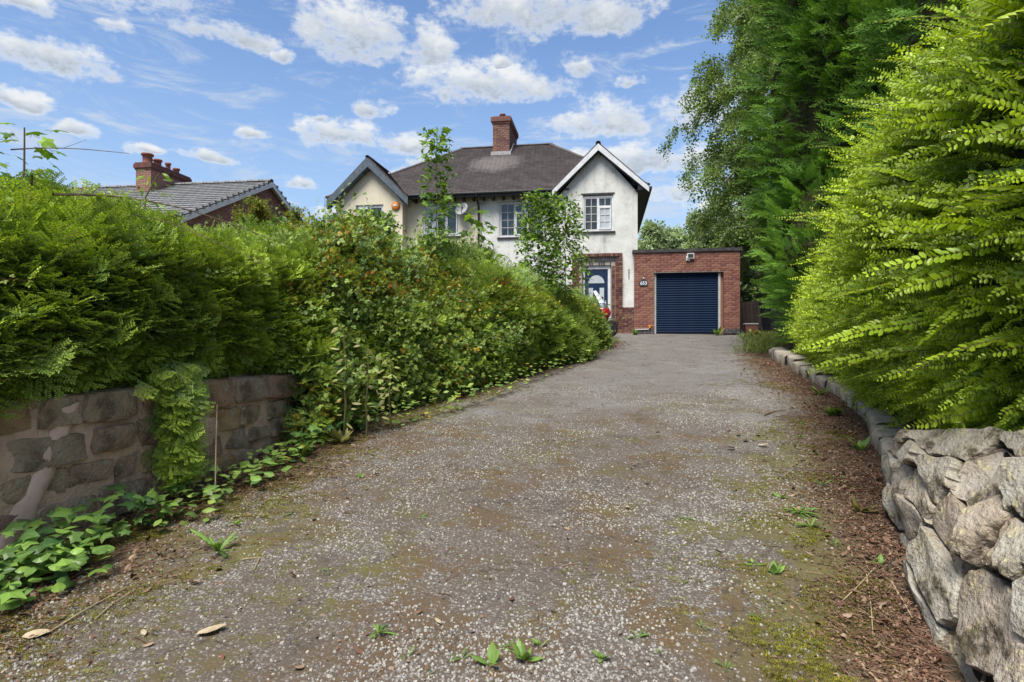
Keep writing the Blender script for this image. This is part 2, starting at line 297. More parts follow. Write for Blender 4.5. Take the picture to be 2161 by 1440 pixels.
def drivemat():
    m, nt = new_mat('worn_chipped_tarmac')
    P = nd(nt, 'ShaderNodeNewGeometry').outputs['Position']
    sep = nd(nt, 'ShaderNodeSeparateXYZ', {0: P})
    edge = nd(nt, 'ShaderNodeAttribute', attribute_name='edge').outputs['Fac']      # metres to the nearer wall
    y = sep.outputs[1]
    # chips bedded in the surface
    v1 = nd(nt, 'ShaderNodeTexVoronoi', {'Vector': P, 'Scale': 46.0, 'Randomness': 1.0})
    v2 = nd(nt, 'ShaderNodeTexVoronoi', {'Vector': P, 'Scale': 85.0, 'Randomness': 1.0})
    sc = nd(nt, 'ShaderNodeSeparateXYZ', {0: v1.outputs['Color']}).outputs[0]
    sc2 = nd(nt, 'ShaderNodeSeparateXYZ', {0: v2.outputs['Color']}).outputs[0]
    chip1 = mth(nt, 'MULTIPLY', mth(nt, 'LESS_THAN', v1.outputs['Distance'], 0.40), mth(nt, 'GREATER_THAN', sc, 0.4))
    chip2 = mth(nt, 'MULTIPLY', mth(nt, 'LESS_THAN', v2.outputs['Distance'], 0.42), mth(nt, 'GREATER_THAN', sc2, 0.4))
    far = sstep(nt, mth(nt, 'ADD', y, mth(nt, 'MULTIPLY', mth(nt, 'SUBTRACT', noise(nt, P, 0.7, 4), 0.5), 7.0)), 5.2, 9.0)
    nbig = noise(nt, P, 0.9, 5, 0.6); nmid = noise(nt, P, 2.6, 6, 0.65); nfine = noise(nt, P, 22, 5, 0.6)
    binder = mixc(nt, nfine, (0.062, 0.050, 0.039), (0.125, 0.105, 0.085))
    binder = mixc(nt, mth(nt, 'MULTIPLY', sstep(nt, nmid, 0.45, 0.65), 0.8), binder, (0.060, 0.043, 0.030))
    grey = mixc(nt, nfine, (0.105, 0.10, 0.10), (0.23, 0.222, 0.222))
    base = mixc(nt, mth(nt, 'MULTIPLY', far, 0.8), binder, grey)
    ccol = mixc(nt, sc, (0.15, 0.135, 0.115), (0.36, 0.34, 0.31))
    ccol2 = mixc(nt, sc2, (0.11, 0.10, 0.09), (0.27, 0.255, 0.235))
    col = mixc(nt, mth(nt, 'MULTIPLY', chip2, 0.85), base, ccol2)
    col = mixc(nt, mth(nt, 'MULTIPLY', chip1, 0.9), col, ccol)
    # moss : olive near the walls, ochre in patches over the near part
    moss = mth(nt, 'ADD', nmid, mth(nt, 'MULTIPLY', sstep(nt, edge, 1.5, 0.0), 0.22))
    msk = sstep(nt, mth(nt, 'ADD', moss, mth(nt, 'MULTIPLY', mth(nt, 'SUBTRACT', nfine, 0.5), 0.45)), 0.47, 0.60)
    msk = mth(nt, 'MULTIPLY', msk, mth(nt, 'SUBTRACT', 1.0, mth(nt, 'MULTIPLY', mth(nt, 'MULTIPLY', far, 0.75), sstep(nt, edge, 0.3, 0.9))))
    mcol = mixc(nt, sstep(nt, nbig, 0.42, 0.62), (0.150, 0.088, 0.024), (0.155, 0.140, 0.020))
    mcol = mixc(nt, nfine, mcol, mixc(nt, 1.0, mcol, (0.45, 0.45, 0.45), 'MULTIPLY'))
    col = mixc(nt, mth(nt, 'MULTIPLY', msk, 0.80), col, mcol)
    # earthy brown mud between chips, reddish dust
    mud = sstep(nt, mth(nt, 'ADD', noise(nt, P, 1.5, 6, 0.65), mth(nt, 'MULTIPLY', sstep(nt, edge, 1.2, 1.9), 0.10)), 0.44, 0.62)
    mud = mth(nt, 'MULTIPLY', mud, mth(nt, 'SUBTRACT', 1.0, mth(nt, 'MULTIPLY', far, 0.45)))
    col = mixc(nt, mth(nt, 'MULTIPLY', mud, 0.5), col, (0.088, 0.062, 0.044))
    el = mth(nt, 'SUBTRACT', 1.0, sstep(nt, mth(nt, 'ADD', edge, mth(nt, 'MULTIPLY', mth(nt, 'SUBTRACT', nmid, 0.5), 1.0)), 0.1, 0.75))
    col = mixc(nt, mth(nt, 'MULTIPLY', el, 0.75), col, (0.075, 0.046, 0.030))
    # dark crumbled streaks and thin cracks across the worn top
    mp = nd(nt, 'ShaderNodeMapping', {'Vector': P, 'Scale': (1.0, 2.4, 1.0)})
    stv = sstep(nt, noise(nt, mp.outputs[0], 1.7, 8, 0.72, 0.4), 0.56, 0.66)
    col = mixc(nt, mth(nt, 'MULTIPLY', stv, 0.5), col, (0.050, 0.043, 0.040))
    crk = mth(nt, 'ABSOLUTE', mth(nt, 'SUBTRACT', noise(nt, P, 0.8, 7, 0.6, 0.3), 0.5))
    col = mixc(nt, mth(nt, 'MULTIPLY', mth(nt, 'LESS_THAN', crk, 0.0035), 0.6), col, (0.03, 0.026, 0.022))
    rough = mth(nt, 'ADD', 0.62, mth(nt, 'MULTIPLY', nmid, 0.3))
    b = nd(nt, 'ShaderNodeBsdfPrincipled', {'Base Color': col, 'Roughness': rough, 'Specular IOR Level': 0.45})
    h = mth(nt, 'ADD', mth(nt, 'MULTIPLY', mth(nt, 'SUBTRACT', 0.5, v1.outputs['Distance']), mth(nt, 'MULTIPLY', chip1, 1.3)), mth(nt, 'ADD', mth(nt, 'MULTIPLY', nfine, 0.8), mth(nt, 'MULTIPLY', noise(nt, P, 70, 4, 0.6), 0.5)))
    bn = nd(nt, 'ShaderNodeBump', {'Strength': 0.9, 'Distance': 0.012, 'Height': h})
    nt.links.new(bn.outputs[0], b.inputs['Normal']); finish(nt, b.outputs[0]); return m
M['drive'] = drivemat()

M['chipstone'] = surf('loose_chipping', (0.35, 0.33, 0.30), (0.19, 0.178, 0.16), 30, 0.75, 0.3, rvar=1.1)
M['litter'] = None
def littermat():
    m, nt = new_mat('dead_leaf_litter'); oi = nd(nt, 'ShaderNodeObjectInfo').outputs['Random']
    r = nd(nt, 'ShaderNodeValToRGB', {0: oi}); cr = r.color_ramp
    cols = [(0.085, 0.046, 0.030), (0.15, 0.078, 0.050), (0.21, 0.125, 0.080), (0.12, 0.078, 0.055), (0.34, 0.24, 0.16), (0.15, 0.066, 0.042), (0.05, 0.034, 0.026)]
    while len(cr.elements) < len(cols): cr.elements.new(0.5)
    for i, c in enumerate(cols): cr.elements[i].position = i / (len(cols) - 1); cr.elements[i].color = c + (1,)
    b = nd(nt, 'ShaderNodeBsdfPrincipled', {'Base Color': r.outputs[0], 'Roughness': 0.8, 'Specular IOR Level': 0.2})
    finish(nt, b.outputs[0]); return m
M['litter'] = littermat()
M['pale_leaf'] = surf('bleached_leaf', (0.46, 0.38, 0.26), (0.34, 0.27, 0.17), 25, 0.8, 0.2)
M['hedge_r'] = leafmat('bright_hedge_leaf', (0.085, 0.18, 0.014), (0.50, 0.66, 0.028), 0.36, 0.42, 0.5, 0.45)
M['hedge_l'] = leafmat('dark_hedge_leaf', (0.070, 0.165, 0.034), (0.38, 0.52, 0.050), 0.42, 0.3, 0.7, 0.4, clump=0.3)
M['hedge_c'] = leafmat('feathery_hedge_leaf', (0.065, 0.155, 0.036), (0.32, 0.46, 0.06), 0.5, 0.3, 0.6, 0.3, clump=0.3)
M['conifer'] = leafmat('conifer_spray', (0.048, 0.125, 0.020), (0.18, 0.34, 0.040), 0.6, 0.2, 0.6, 0.25, clump=0.35)
M['conifer2'] = leafmat('light_conifer_spray', (0.08, 0.20, 0.030), (0.26, 0.46, 0.055), 0.6, 0.22, 0.6, 0.25, clump=0.3)
M['bramble'] = leafmat('bramble_leaf', (0.075, 0.155, 0.042), (0.30, 0.41, 0.08), 0.45, 0.3, 0.9, 0.35, odd=(0.42, 0.30, 0.03), oddp=0.035, clump=0.35)
M['yellowgreen'] = leafmat('yellow_green_leaf', (0.11, 0.175, 0.022), (0.34, 0.36, 0.035), 0.45, 0.35, 0.8, 0.3, odd=(0.45, 0.13, 0.03), oddp=0.05)
M['birch'] = leafmat('birch_leaf', (0.10, 0.18, 0.038), (0.25, 0.37, 0.08), 0.45, 0.35, 0.8, 0.3)
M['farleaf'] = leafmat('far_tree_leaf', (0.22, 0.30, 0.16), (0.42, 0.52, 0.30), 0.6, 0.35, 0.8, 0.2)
M['sycamore'] = leafmat('sycamore_leaf', (0.075, 0.155, 0.024), (0.22, 0.36, 0.045), 0.4, 0.35, 1.0, 0.35)
M['ivy'] = leafmat('ground_vine_leaf', (0.060, 0.135, 0.042), (0.23, 0.38, 0.07), 0.4, 0.3, 1.0, 0.35)
M['weed'] = leafmat('weed_leaf', (0.10, 0.19, 0.035), (0.24, 0.38, 0.08), 0.42, 0.3, 0.6, 0.35)
M['bronze_weed'] = leafmat('bronze_weed_leaf', (0.075, 0.08, 0.02), (0.16, 0.15, 0.04), 0.45, 0.25, 0.6, 0.35)
M['pale_weed'] = leafmat('dry_weed_leaf', (0.22, 0.24, 0.07), (0.40, 0.38, 0.16), 0.5, 0.3, 0.9, 0.3)
M['grass'] = leafmat('grass_blade', (0.10, 0.15, 0.035), (0.30, 0.33, 0.10), 0.5, 0.3, 0.8, 0.3)

# ------------------------------------------------------------------ mesh builder
class B:
    def __init__(s): s.v = []; s.f = []; s.mi = []; s.at = []; s.atn = None; s.cur = 0; s.val = 0.0
    def add(s, vs, fs):
        o = len(s.v); s.v.extend([tuple(p) for p in vs]); s.at.extend([s.val] * len(vs))
        for f in fs: s.f.append(tuple(o + i for i in f)); s.mi.append(s.cur)
        return s
    def box(s, x0, x1, y0, y1, z0, z1):
        return s.add([(x0, y0, z0), (x1, y0, z0), (x1, y1, z0), (x0, y1, z0), (x0, y0, z1), (x1, y0, z1), (x1, y1, z1), (x0, y1, z1)],
            [(0, 3, 2, 1), (4, 5, 6, 7), (0, 1, 5, 4), (1, 2, 6, 5), (2, 3, 7, 6), (3, 0, 4, 7)])
    def cbox(s, x0, x1, y0, y1, z0, z1, c=0.004):
        """box whose front (low y) edges are chamfered"""
        return s.add([(x0, y0 + c, z0), (x1, y0 + c, z0), (x1, y0 + c, z1), (x0, y0 + c, z1), (x0 + c, y0, z0 + c), (x1 - c, y0, z0 + c), (x1 - c, y0, z1 - c), (x0 + c, y0, z1 - c),
            (x0, y1, z0), (x1, y1, z0), (x1, y1, z1), (x0, y1, z1)],
            [(4, 5, 6, 7), (0, 1, 5, 4), (1, 2, 6, 5), (2, 3, 7, 6), (3, 0, 4, 7), (0, 8, 9, 1), (1, 9, 10, 2), (2, 10, 11, 3), (3, 11, 8, 0), (8, 11, 10, 9)])
    def prism(s, poly, axis, a, b):
        """poly of 2D points extruded along axis between a and b; axis 1: poly=(x,z); axis 0: (y,z); axis 2: (x,y)"""
        def P(p, t): return {0: (t, p[0], p[1]), 1: (p[0], t, p[1]), 2: (p[0], p[1], t)}[axis]
        n = len(poly)
        return s.add([P(p, a) for p in poly] + [P(p, b) for p in poly], [tuple(range(n)), tuple(range(2 * n - 1, n - 1, -1))] + [(i, i + n, (i + 1) % n + n, (i + 1) % n) for i in range(n)])
    def tube(s, pts, rad, n=6, cap=True):
        pts = [Vector(p) for p in pts]; k = len(pts)
        if not isinstance(rad, (list, tuple)): rad = [rad] * k
        vs = []; up = Vector((0.13, 0.21, 0.97))
        for i, p in enumerate(pts):
            d = (pts[min(i + 1, k - 1)] - pts[max(i - 1, 0)]).normalized()
            a = d.cross(up)
            if a.length < 0.05: a = d.cross(Vector((1, 0, 0)))
            a.normalize(); b = d.cross(a)
            for j in range(n):
                t = 2 * math.pi * j / n; vs.append(p + (a * math.cos(t) + b * math.sin(t)) * rad[i])
        fs = [(i * n + j, i * n + (j + 1) % n, (i + 1) * n + (j + 1) % n, (i + 1) * n + j) for i in range(k - 1) for j in range(n)]
        if cap: fs += [tuple(range(n - 1, -1, -1)), tuple(range((k - 1) * n, k * n))]
        return s.add(vs, fs)
    def lathe(s, prof, n=16, axis='z', c=(0, 0, 0)):
        vs = []
        for (r, h) in prof:
            for j in range(n):
                t = 2 * math.pi * j / n; a, b = r * math.cos(t), r * math.sin(t)
                vs.append({'z': (c[0] + a, c[1] + b, c[2] + h), 'y': (c[0] + a, c[1] + h, c[2] + b), 'x': (c[0] + h, c[1] + a, c[2] + b)}[axis])
        k = len(prof)
        return s.add(vs, [(i * n + j, i * n + (j + 1) % n, (i + 1) * n + (j + 1) % n, (i + 1) * n + j) for i in range(k - 1) for j in range(n)])
    def mesh(s, name, mats, smooth=False, attr=None):
        me = bpy.data.meshes.new(name); me.from_pydata(s.v, [], s.f)
        for m in (mats if isinstance(mats, (list, tuple)) else [mats]): me.materials.append(m)
        me.polygons.foreach_set('material_index', s.mi)
        if smooth: me.polygons.foreach_set('use_smooth', [True] * len(s.f))
        if attr:
            a = me.attributes.new(attr, 'FLOAT', 'POINT'); a.data.foreach_set('value', s.at)
        me.update(); return me
    def build(s, name, mats, parent=None, smooth=False, attr=None, loc=None):
        return link(bpy.data.objects.new(name, s.mesh(name, mats, smooth, attr)), parent, loc)
def link(o, parent=None, loc=None):
    COL.objects.link(o)
    if parent is not None: o.parent = parent
    if loc is not None: o.location = loc
    return o
def tag(o, label=None, cat=None, group=None, kind=None):
    if label: o['label'] = label
    if cat: o['category'] = cat
    if group: o['group'] = group
    if kind: o['kind'] = kind
    return o
def thing(name, label, cat, loc=(0, 0, 0), rz=0, group=None):
    o = bpy.data.objects.new(name, None); o.empty_display_size = 0.2; COL.objects.link(o)
    o.location = loc; o.rotation_euler = (0, 0, rz); return tag(o, label, cat, group)

# ------------------------------------------------------------------ numpy noise
def vnoise(p, seed=0):
    p = np.asarray(p, float); i = np.floor(p).astype(np.int64); f = p - i; f = f * f * (3 - 2 * f)
    def h(a, b, c):
        n = (a * 374761393 + b * 668265263 + c * 2147483647 + seed * 1442695041) & 0xffffffff
        n = ((n ^ (n >> 13)) * 1274126177) & 0xffffffff
        return ((n ^ (n >> 16)) & 0xffff) / 65535.0
    r = 0
    for dx in (0, 1):
        for dy in (0, 1):
            for dz in (0, 1):
                w = (f[..., 0] if dx else 1 - f[..., 0]) * (f[..., 1] if dy else 1 - f[..., 1]) * (f[..., 2] if dz else 1 - f[..., 2])
                r = r + w * h(i[..., 0] + dx, i[..., 1] + dy, i[..., 2] + dz)
    return r - 0.5
def fbm(p, sc, seed=0, o=3):
    r = 0; a = 1.0
    for k in range(o): r = r + a * vnoise(np.asarray(p) * sc * (2 ** k), seed + k); a *= 0.5
    return r

# ------------------------------------------------------------------ instancing scatter (leaves, chips, litter)
HID = bpy.data.collections.new('leaf_sources')     # never linked to the scene
def gn_tree(protos):
    g = bpy.data.node_groups.new('scatter', 'GeometryNodeTree')
    g.interface.new_socket('Geometry', in_out='INPUT', socket_type='NodeSocketGeometry')
    g.interface.new_socket('Geometry', in_out='OUTPUT', socket_type='NodeSocketGeometry')
    gi = g.nodes.new('NodeGroupInput'); go = g.nodes.new('NodeGroupOutput')
    iop = g.nodes.new('GeometryNodeInstanceOnPoints'); g.links.new(gi.outputs[0], iop.inputs['Points'])
    j = g.nodes.new('GeometryNodeJoinGeometry')
    for p in protos:
        oi = g.nodes.new('GeometryNodeObjectInfo'); oi.inputs['Object'].default_value = p; oi.inputs['As Instance'].default_value = True
        g.links.new(oi.outputs['Geometry'], j.inputs[0])
    g.links.new(j.outputs[0], iop.inputs['Instance']); iop.inputs['Pick Instance'].default_value = True
    def at(n, t):
        a = g.nodes.new('GeometryNodeInputNamedAttribute'); a.data_type = t; a.inputs['Name'].default_value = n; return a.outputs['Attribute']
    e = g.nodes.new('FunctionNodeEulerToRotation'); g.links.new(at('rot', 'FLOAT_VECTOR'), e.inputs[0])
    g.links.new(e.outputs[0], iop.inputs['Rotation']); g.links.new(at('scl', 'FLOAT'), iop.inputs['Scale'])
    g.links.new(at('idx', 'INT'), iop.inputs['Instance Index'])
    g.links.new(iop.outputs[0], go.inputs[0]); return g
GN = {}
def frame_euler(d, n):
    """rotation taking +Z to d and +X near n, as XYZ euler arrays"""
    d = d / np.linalg.norm(d, axis=1, keepdims=True)
    x = n - d * np.sum(n * d, 1, keepdims=True); x = x / (np.linalg.norm(x, axis=1, keepdims=True) + 1e-9)
    y = np.cross(d, x)
    return np.stack([np.arctan2(y[:, 2], d[:, 2]), -np.arcsin(np.clip(x[:, 2], -1, 1)), np.arctan2(x[:, 1], x[:, 0])], 1)
def scatter(name, pts, rot, scl, protos, parent=None, kind='stuff', seed=1):
    n = len(pts); me = bpy.data.meshes.new(name); me.vertices.add(n)
    me.vertices.foreach_set('co', np.asarray(pts, np.float32).ravel())
    a = me.attributes.new('rot', 'FLOAT_VECTOR', 'POINT'); a.data.foreach_set('vector', np.asarray(rot, np.float32).ravel())
    a = me.attributes.new('scl', 'FLOAT', 'POINT'); a.data.foreach_set('value', np.asarray(scl, np.float32))
    a = me.attributes.new('idx', 'INT', 'POINT'); a.data.foreach_set('value', np.random.RandomState(seed).randint(0, len(protos), n).astype(np.int32))
    o = link(bpy.data.objects.new(name, me), parent)
    key = tuple(p.name for p in protos)
    if key not in GN: GN[key] = gn_tree(protos)
    md = o.modifiers.new('scatter', 'NODES'); md.node_group = GN[key]
    if kind: o['kind'] = kind
    return o
def proto(b, name, mats, smooth=False):
    o = bpy.data.objects.new(name, b.mesh(name, mats, smooth, 'tip')); HID.objects.link(o); return o

# ------------------------------------------------------------------ leaf and shoot shapes (grow along +Z, blades face +X)
def blade(b, base, d, side, L, W, bend=0.15, fold=0.2, shape=((0.28, 0.85), (0.68, 0.9)), tip=None):
    """an oval blade from base along d; side is the width direction"""
    d = Vector(d).normalized(); side = Vector(side); side = (side - d * side.dot(d)).normalized(); nn = d.cross(side)
    base = Vector(base); vs = [base]
    for (t, w) in shape:
        c = base + d * (L * t) - nn * (bend * L * t * t); e = nn * (fold * W * 0.5)
        vs += [c + side * (W * 0.5 * w) + e, c, c - side * (W * 0.5 * w) + e]
    vs.append(base + d * L - nn * (bend * L))
    k = len(shape); fs = [(0, 1, 2), (0, 2, 3)]
    for i in range(k - 1):
        o = 1 + 3 * i; fs += [(o, o + 3, o + 4, o + 1), (o + 1, o + 4, o + 5, o + 2)]
    o = 1 + 3 * (k - 1); e = 1 + 3 * k; fs += [(o, e, o + 1), (o + 1, e, o + 2)]
    if tip is not None: b.val = tip
    b.add(vs, fs)
def blade_flat(b, base, d, side, L, W, tip):
    d = Vector(d).normalized(); side = Vector(side); side = (side - d * side.dot(d)).normalized(); base = Vector(base)
    b.val = tip
    b.add([base, base + d * L * .4 + side * W * .5, base + d * L, base + d * L * .4 - side * W * .5], [(0, 1, 2), (0, 2, 3)])
def shoot(seed, L, step, ll, lw, curve, r=0.0018, twist=0.5, young=1.0):
    """leafy shoot with opposite pairs of small oval leaves, slightly arching"""
    q = random.Random(seed); b = B(); pts = []; k = 9
    for i in range(k + 1):
        t = i / k; pts.append(Vector((-curve * L * t * t + q.uniform(-.004, .004), q.uniform(-.006, .006), L * t)))
    b.cur = 1; b.val = 0; b.tube(pts, [r * (1 - .6 * i / k) for i in range(k + 1)], 3, False); b.cur = 0
    n = int(L / step)
    for i in range(1, n + 1):
        t = i / n; f = t * k; j = min(int(f), k - 1); p = pts[j].lerp(pts[j + 1], f - j); ax = (pts[j + 1] - pts[j]).normalized()
        size = (0.75 + 0.35 * math.sin(math.pi * min(1, t * 1.15))) * (1.0 if t < .85 else 1 - (t - .85) * 3.2)
        for sgn in (-1, 1):
            tw = q.uniform(-twist, twist)
            out = Vector((math.sin(tw) * .6, sgn * math.cos(tw), 0))
            d = out * 1.0 + ax * q.uniform(.45, .75)
            blade(b, p, d, ax.cross(out) + Vector((0, 0, q.uniform(-.35, .35))) if q.random() < .35 else ax, ll * size * q.uniform(.85, 1.15), lw * size, 0.12, 0.25, tip=young * (0.15 + .85 * t) if t > 0 else 0)
    return b
def small_spray(seed, L, ll, lw, nsub=6):
    """flat layered spray: an axis with side twigs, all set with tiny leaves"""
    q = random.Random(seed); b = B()
    def axis(p0, d, l, sc):
        d = d.normalized(); b.cur = 1; b.val = 0; p1 = p0 + d * l; b.tube([p0, p1], [.0015, .0007], 3, False); b.cur = 0
        n = max(4, int(l / (ll * .62)))
        side = Vector((1, 0, 0)).cross(d).normalized()
        for i in range(1, n + 1):
            t = i / n; p = p0.lerp(p1, t)
            for s in (-1, 1):
                blade_flat(b, p, side * s + d * q.uniform(.5, .9) + Vector((q.uniform(-.35, .35), 0, 0)), d + Vector((q.uniform(-.3, .3), 0, 0)), ll * sc * q.uniform(.8, 1.2), lw * sc, min(1, .15 + .85 * (p - Vector()).length / L))
    axis(Vector(), Vector((0, 0, 1)), L, 1)
    for i in range(nsub):
        t = (i + 1) / (nsub + 1); s = 1 if i % 2 else -1
        axis(Vector((0, 0, L * t)), Vector((q.uniform(-.25, .25), s * .8, 1)), L * (1 - t) * .75 + L * .12, .9)
    return b
def conifer_spray(seed, L, fine=0.010, n1=9):
    q = random.Random(seed); b = B()
    for i in range(n1):
        t = (i + .5) / n1
        for s in (-1, 1):
            p = Vector((-.12 * L * t * t, 0, L * t)); l = L * .42 * (1 - t * .8)
            d = Vector((q.uniform(-.35, .35), s * .75, 1)).normalized()
            blade_flat(b, p, d, Vector((0, 1, 0)), l, fine * 1.3, .2 + .6 * t)
            m = 4
            for j in range(m):
                u = (j + 1) / (m + 1); pp = p + d * l * u
                for s2 in (-1, 1):
                    blade_flat(b, pp, d + Vector((q.uniform(-.4, .4), s2 * .7, 0)), Vector((q.uniform(-.5, .5), 1, 0)), l * .42 * (1 - u * .5), fine, min(1, .35 + .65 * (pp.z / L)))
    blade_flat(b, (0, 0, 0), (0, 0, 1), (0, 1, 0), L, fine * 1.5, .6)
    return b
def bramble_sprig(seed, L=0.28, n=6, ll=0.055, three=True):
    q = random.Random(seed); b = B(); pts = [Vector((-.25 * L * (i / 5) ** 2, q.uniform(-.012, .012), L * i / 5)) for i in range(6)]
    b.cur = 1; b.val = 0; b.tube(pts, [.002, .0018, .0016, .0014, .0012, .0009], 3, False); b.cur = 0
    for i in range(n):
        t = (i + .7) / n; f = min(t, .999) * 5; j = int(f); p = pts[j].lerp(pts[j + 1], f - j)
        a = i * 2.4 + q.uniform(-.5, .5); o = Vector((math.cos(a) * .7 + .35, math.sin(a), .45)).normalized()
        e = p + o * ll * .55; b.cur = 1; b.tube([p, e], .0009, 3, False); b.cur = 0
        nrm = (Vector((1, 0, .3)) + Vector((q.uniform(-.5, .5), q.uniform(-.5, .5), q.uniform(-.5, .5)))).normalized()
        side = nrm.cross(o).normalized(); tv = min(1, t * .8 + q.uniform(0, .3)); s = ll * q.uniform(.75, 1.2) * (1.1 - .35 * t)
        sh = ((0.12, .55), (0.35, 1.0), (0.65, .8))
        blade(b, e, o, side, s, s * .72, .18, .25, sh, tv)
        if three:
            for k in (-1, 1): blade(b, e, o * .45 + side * k, side, s * .8, s * .56, .18, .25, sh, tv)
    return b
def lobed(b, base, d, nrm, L, tip, seed=0, lobes=5):
    """palmate five lobed leaf as a gently dished fan"""
    q = random.Random(seed); d = Vector(d).normalized(); nrm = Vector(nrm); nrm = (nrm - d * nrm.dot(d)).normalized(); side = d.cross(nrm)
    c = Vector(base) + d * L * .28; out = []
    lob = {5: [(-2.35, .50), (-1.9, .30), (-1.25, .68), (-.95, .42), (-.62, .56), (-.42, .46), (0, .80), (.42, .46), (.62, .56), (.95, .42), (1.25, .68), (1.9, .30), (2.35, .50)]}[5]
    lob = [(-2.95, .22), (-2.3, .55), (-1.75, .40), (-1.22, .78), (-.72, .44), (-.28, .62), (0, .86), (.28, .62), (.72, .44), (1.22, .78), (1.75, .40), (2.3, .55), (2.95, .22)]
    for a, r in lob:
        rr = r * L * q.uniform(.92, 1.08) * .82
        p = c + d * math.cos(a) * rr + side * math.sin(a) * rr - nrm * rr * rr / L * .35
        out.append(p)
    b.val = tip; b.add([c + nrm * L * .03] + out, [(0, i, i + 1) for i in range(1, len(out))] + [(0, len(out), 1)])

PR = {}
PR['privet_small'] = [proto(shoot(10 + i, L, .012, .022, .012, c, young=.8), 'small_privet_shoot', [M['hedge_r'], M['twig']]) for i, (L, c) in enumerate([(.22, .2), (.30, .1), (.18, -.1)])]
PR['privet'] = [proto(shoot(i, L, .0165, .036, .019, c, young=y), 'privet_shoot', [M['hedge_r'], M['twig']]) for i, (L, c, y) in enumerate([(.34, .12, 1), (.40, .2, 1), (.28, .05, .9), (.46, .16, 1), (.30, -.08, .7)])]
PR['lonicera'] = [proto(small_spray(20 + i, L, .019, .011, 7), 'hedge_spray', [M['hedge_l'], M['twig']]) for i, L in enumerate((.16, .20, .24, .18))]
PR['feather'] = [proto(small_spray(30 + i, L, .024, .011, 8), 'feather_spray', [M['hedge_c'], M['twig']]) for i, L in enumerate((.26, .32, .22))]
PR['conifer'] = [proto(conifer_spray(40 + i, L), 'conifer_spray', [M['conifer']]) for i, L in enumerate((.5, .6, .42))]
PR['conifer2'] = [proto(conifer_spray(45 + i, L, .009), 'light_spray', [M['conifer2']]) for i, L in enumerate((.42, .5, .36))]
PR['bramble'] = [proto(bramble_sprig(50 + i), 'bramble_sprig', [M['bramble'], M['red_stem']]) for i in range(4)]
PR['ybramble'] = [proto(bramble_sprig(60 + i, .24, 7, .042), 'yellow_sprig', [M['yellowgreen'], M['red_stem']]) for i in range(3)]
PR['birch'] = [proto(bramble_sprig(70 + i, .34, 9, .075, False), 'birch_twig', [M['birch'], M['red_stem']]) for i in range(3)]
PR['far'] = [proto(bramble_sprig(80 + i, .6, 12, .13, True), 'far_twig', [M['farleaf'], M['bark']]) for i in range(3)]
def chip(seed):
    q = random.Random(seed); b = B(); n = 6; r1 = [q.uniform(.75, 1.15) for _ in range(n)]
    vs = [(math.cos(i * math.tau / n) * r1[i], math.sin(i * math.tau / n) * r1[i] * .8, -.35) for i in range(n)] + [(math.cos(i * math.tau / n) * r1[i] * .62, math.sin(i * math.tau / n) * r1[i] * .5, .42 + q.uniform(-.15, .15)) for i in range(n)]
    return b.add(vs, [tuple(range(n, 2 * n))] + [(i, (i + 1) % n, (i + 1) % n + n, i + n) for i in range(n)])
PR['chip'] = [proto(chip(i), 'stone_chip', [M['chipstone']]) for i in range(4)]
def dead(seed):
    q = random.Random(seed); b = B()
    blade(b, (0, 0, .002), (1, 0, .15), (0, 1, q.uniform(-.3, .3)), 1, q.uniform(.35, .7), q.uniform(-.3, .4), q.uniform(-.5, .7), ((.2, .7), (.5, 1), (.8, .6)))
    return b
PR['dead'] = [proto(dead(i), 'dead_leaf_bit', [M['litter']]) for i in range(6)]
def needle(seed):
    q = random.Random(seed); b = B(); b.tube([(0, 0, 0), (.5, q.uniform(-.1, .1), .03), (1, q.uniform(-.25, .25), .01)], .018, 3, False); return b
PR['needle'] = [proto(needle(i), 'twig_bit', [M['litter']]) for i in range(3)]
def grassb(seed, m='grass'):
    q = random.Random(seed); b = B()
    for i in range(9):
        a = q.uniform(0, 6.28); d = Vector((math.cos(a) * .5, math.sin(a) * .5, 1)); 
        blade(b, (math.cos(a) * .01, math.sin(a) * .01, 0), d, Vector((-math.sin(a), math.cos(a), 0)), q.uniform(.10, .2), .006, q.uniform(.1, .5), .2, ((.3, 1), (.7, .7)), q.random())
    return b
PR['grass'] = [proto(grassb(i), 'grass_tuft', [M['grass']]) for i in range(3)]
def mossb(seed):
    q = random.Random(seed); b = B()
    for i in range(16):
        a = q.uniform(0, 6.28); r = q.uniform(0, .02); d = Vector((math.cos(a) * .6, math.sin(a) * .6, 1))
        blade_flat(b, (math.cos(a) * r, math.sin(a) * r, 0), d, Vector((-math.sin(a), math.cos(a), 0)), q.uniform(.004, .009), .003, q.random())
    return b
M['moss'] = leafmat('moss', (0.12, 0.12, 0.016), (0.30, 0.29, 0.035), 0.9, 0.2, 0.9, 0.1)
PR['moss'] = [proto(mossb(i), 'moss_tuft', [M['moss']]) for i in range(3)]

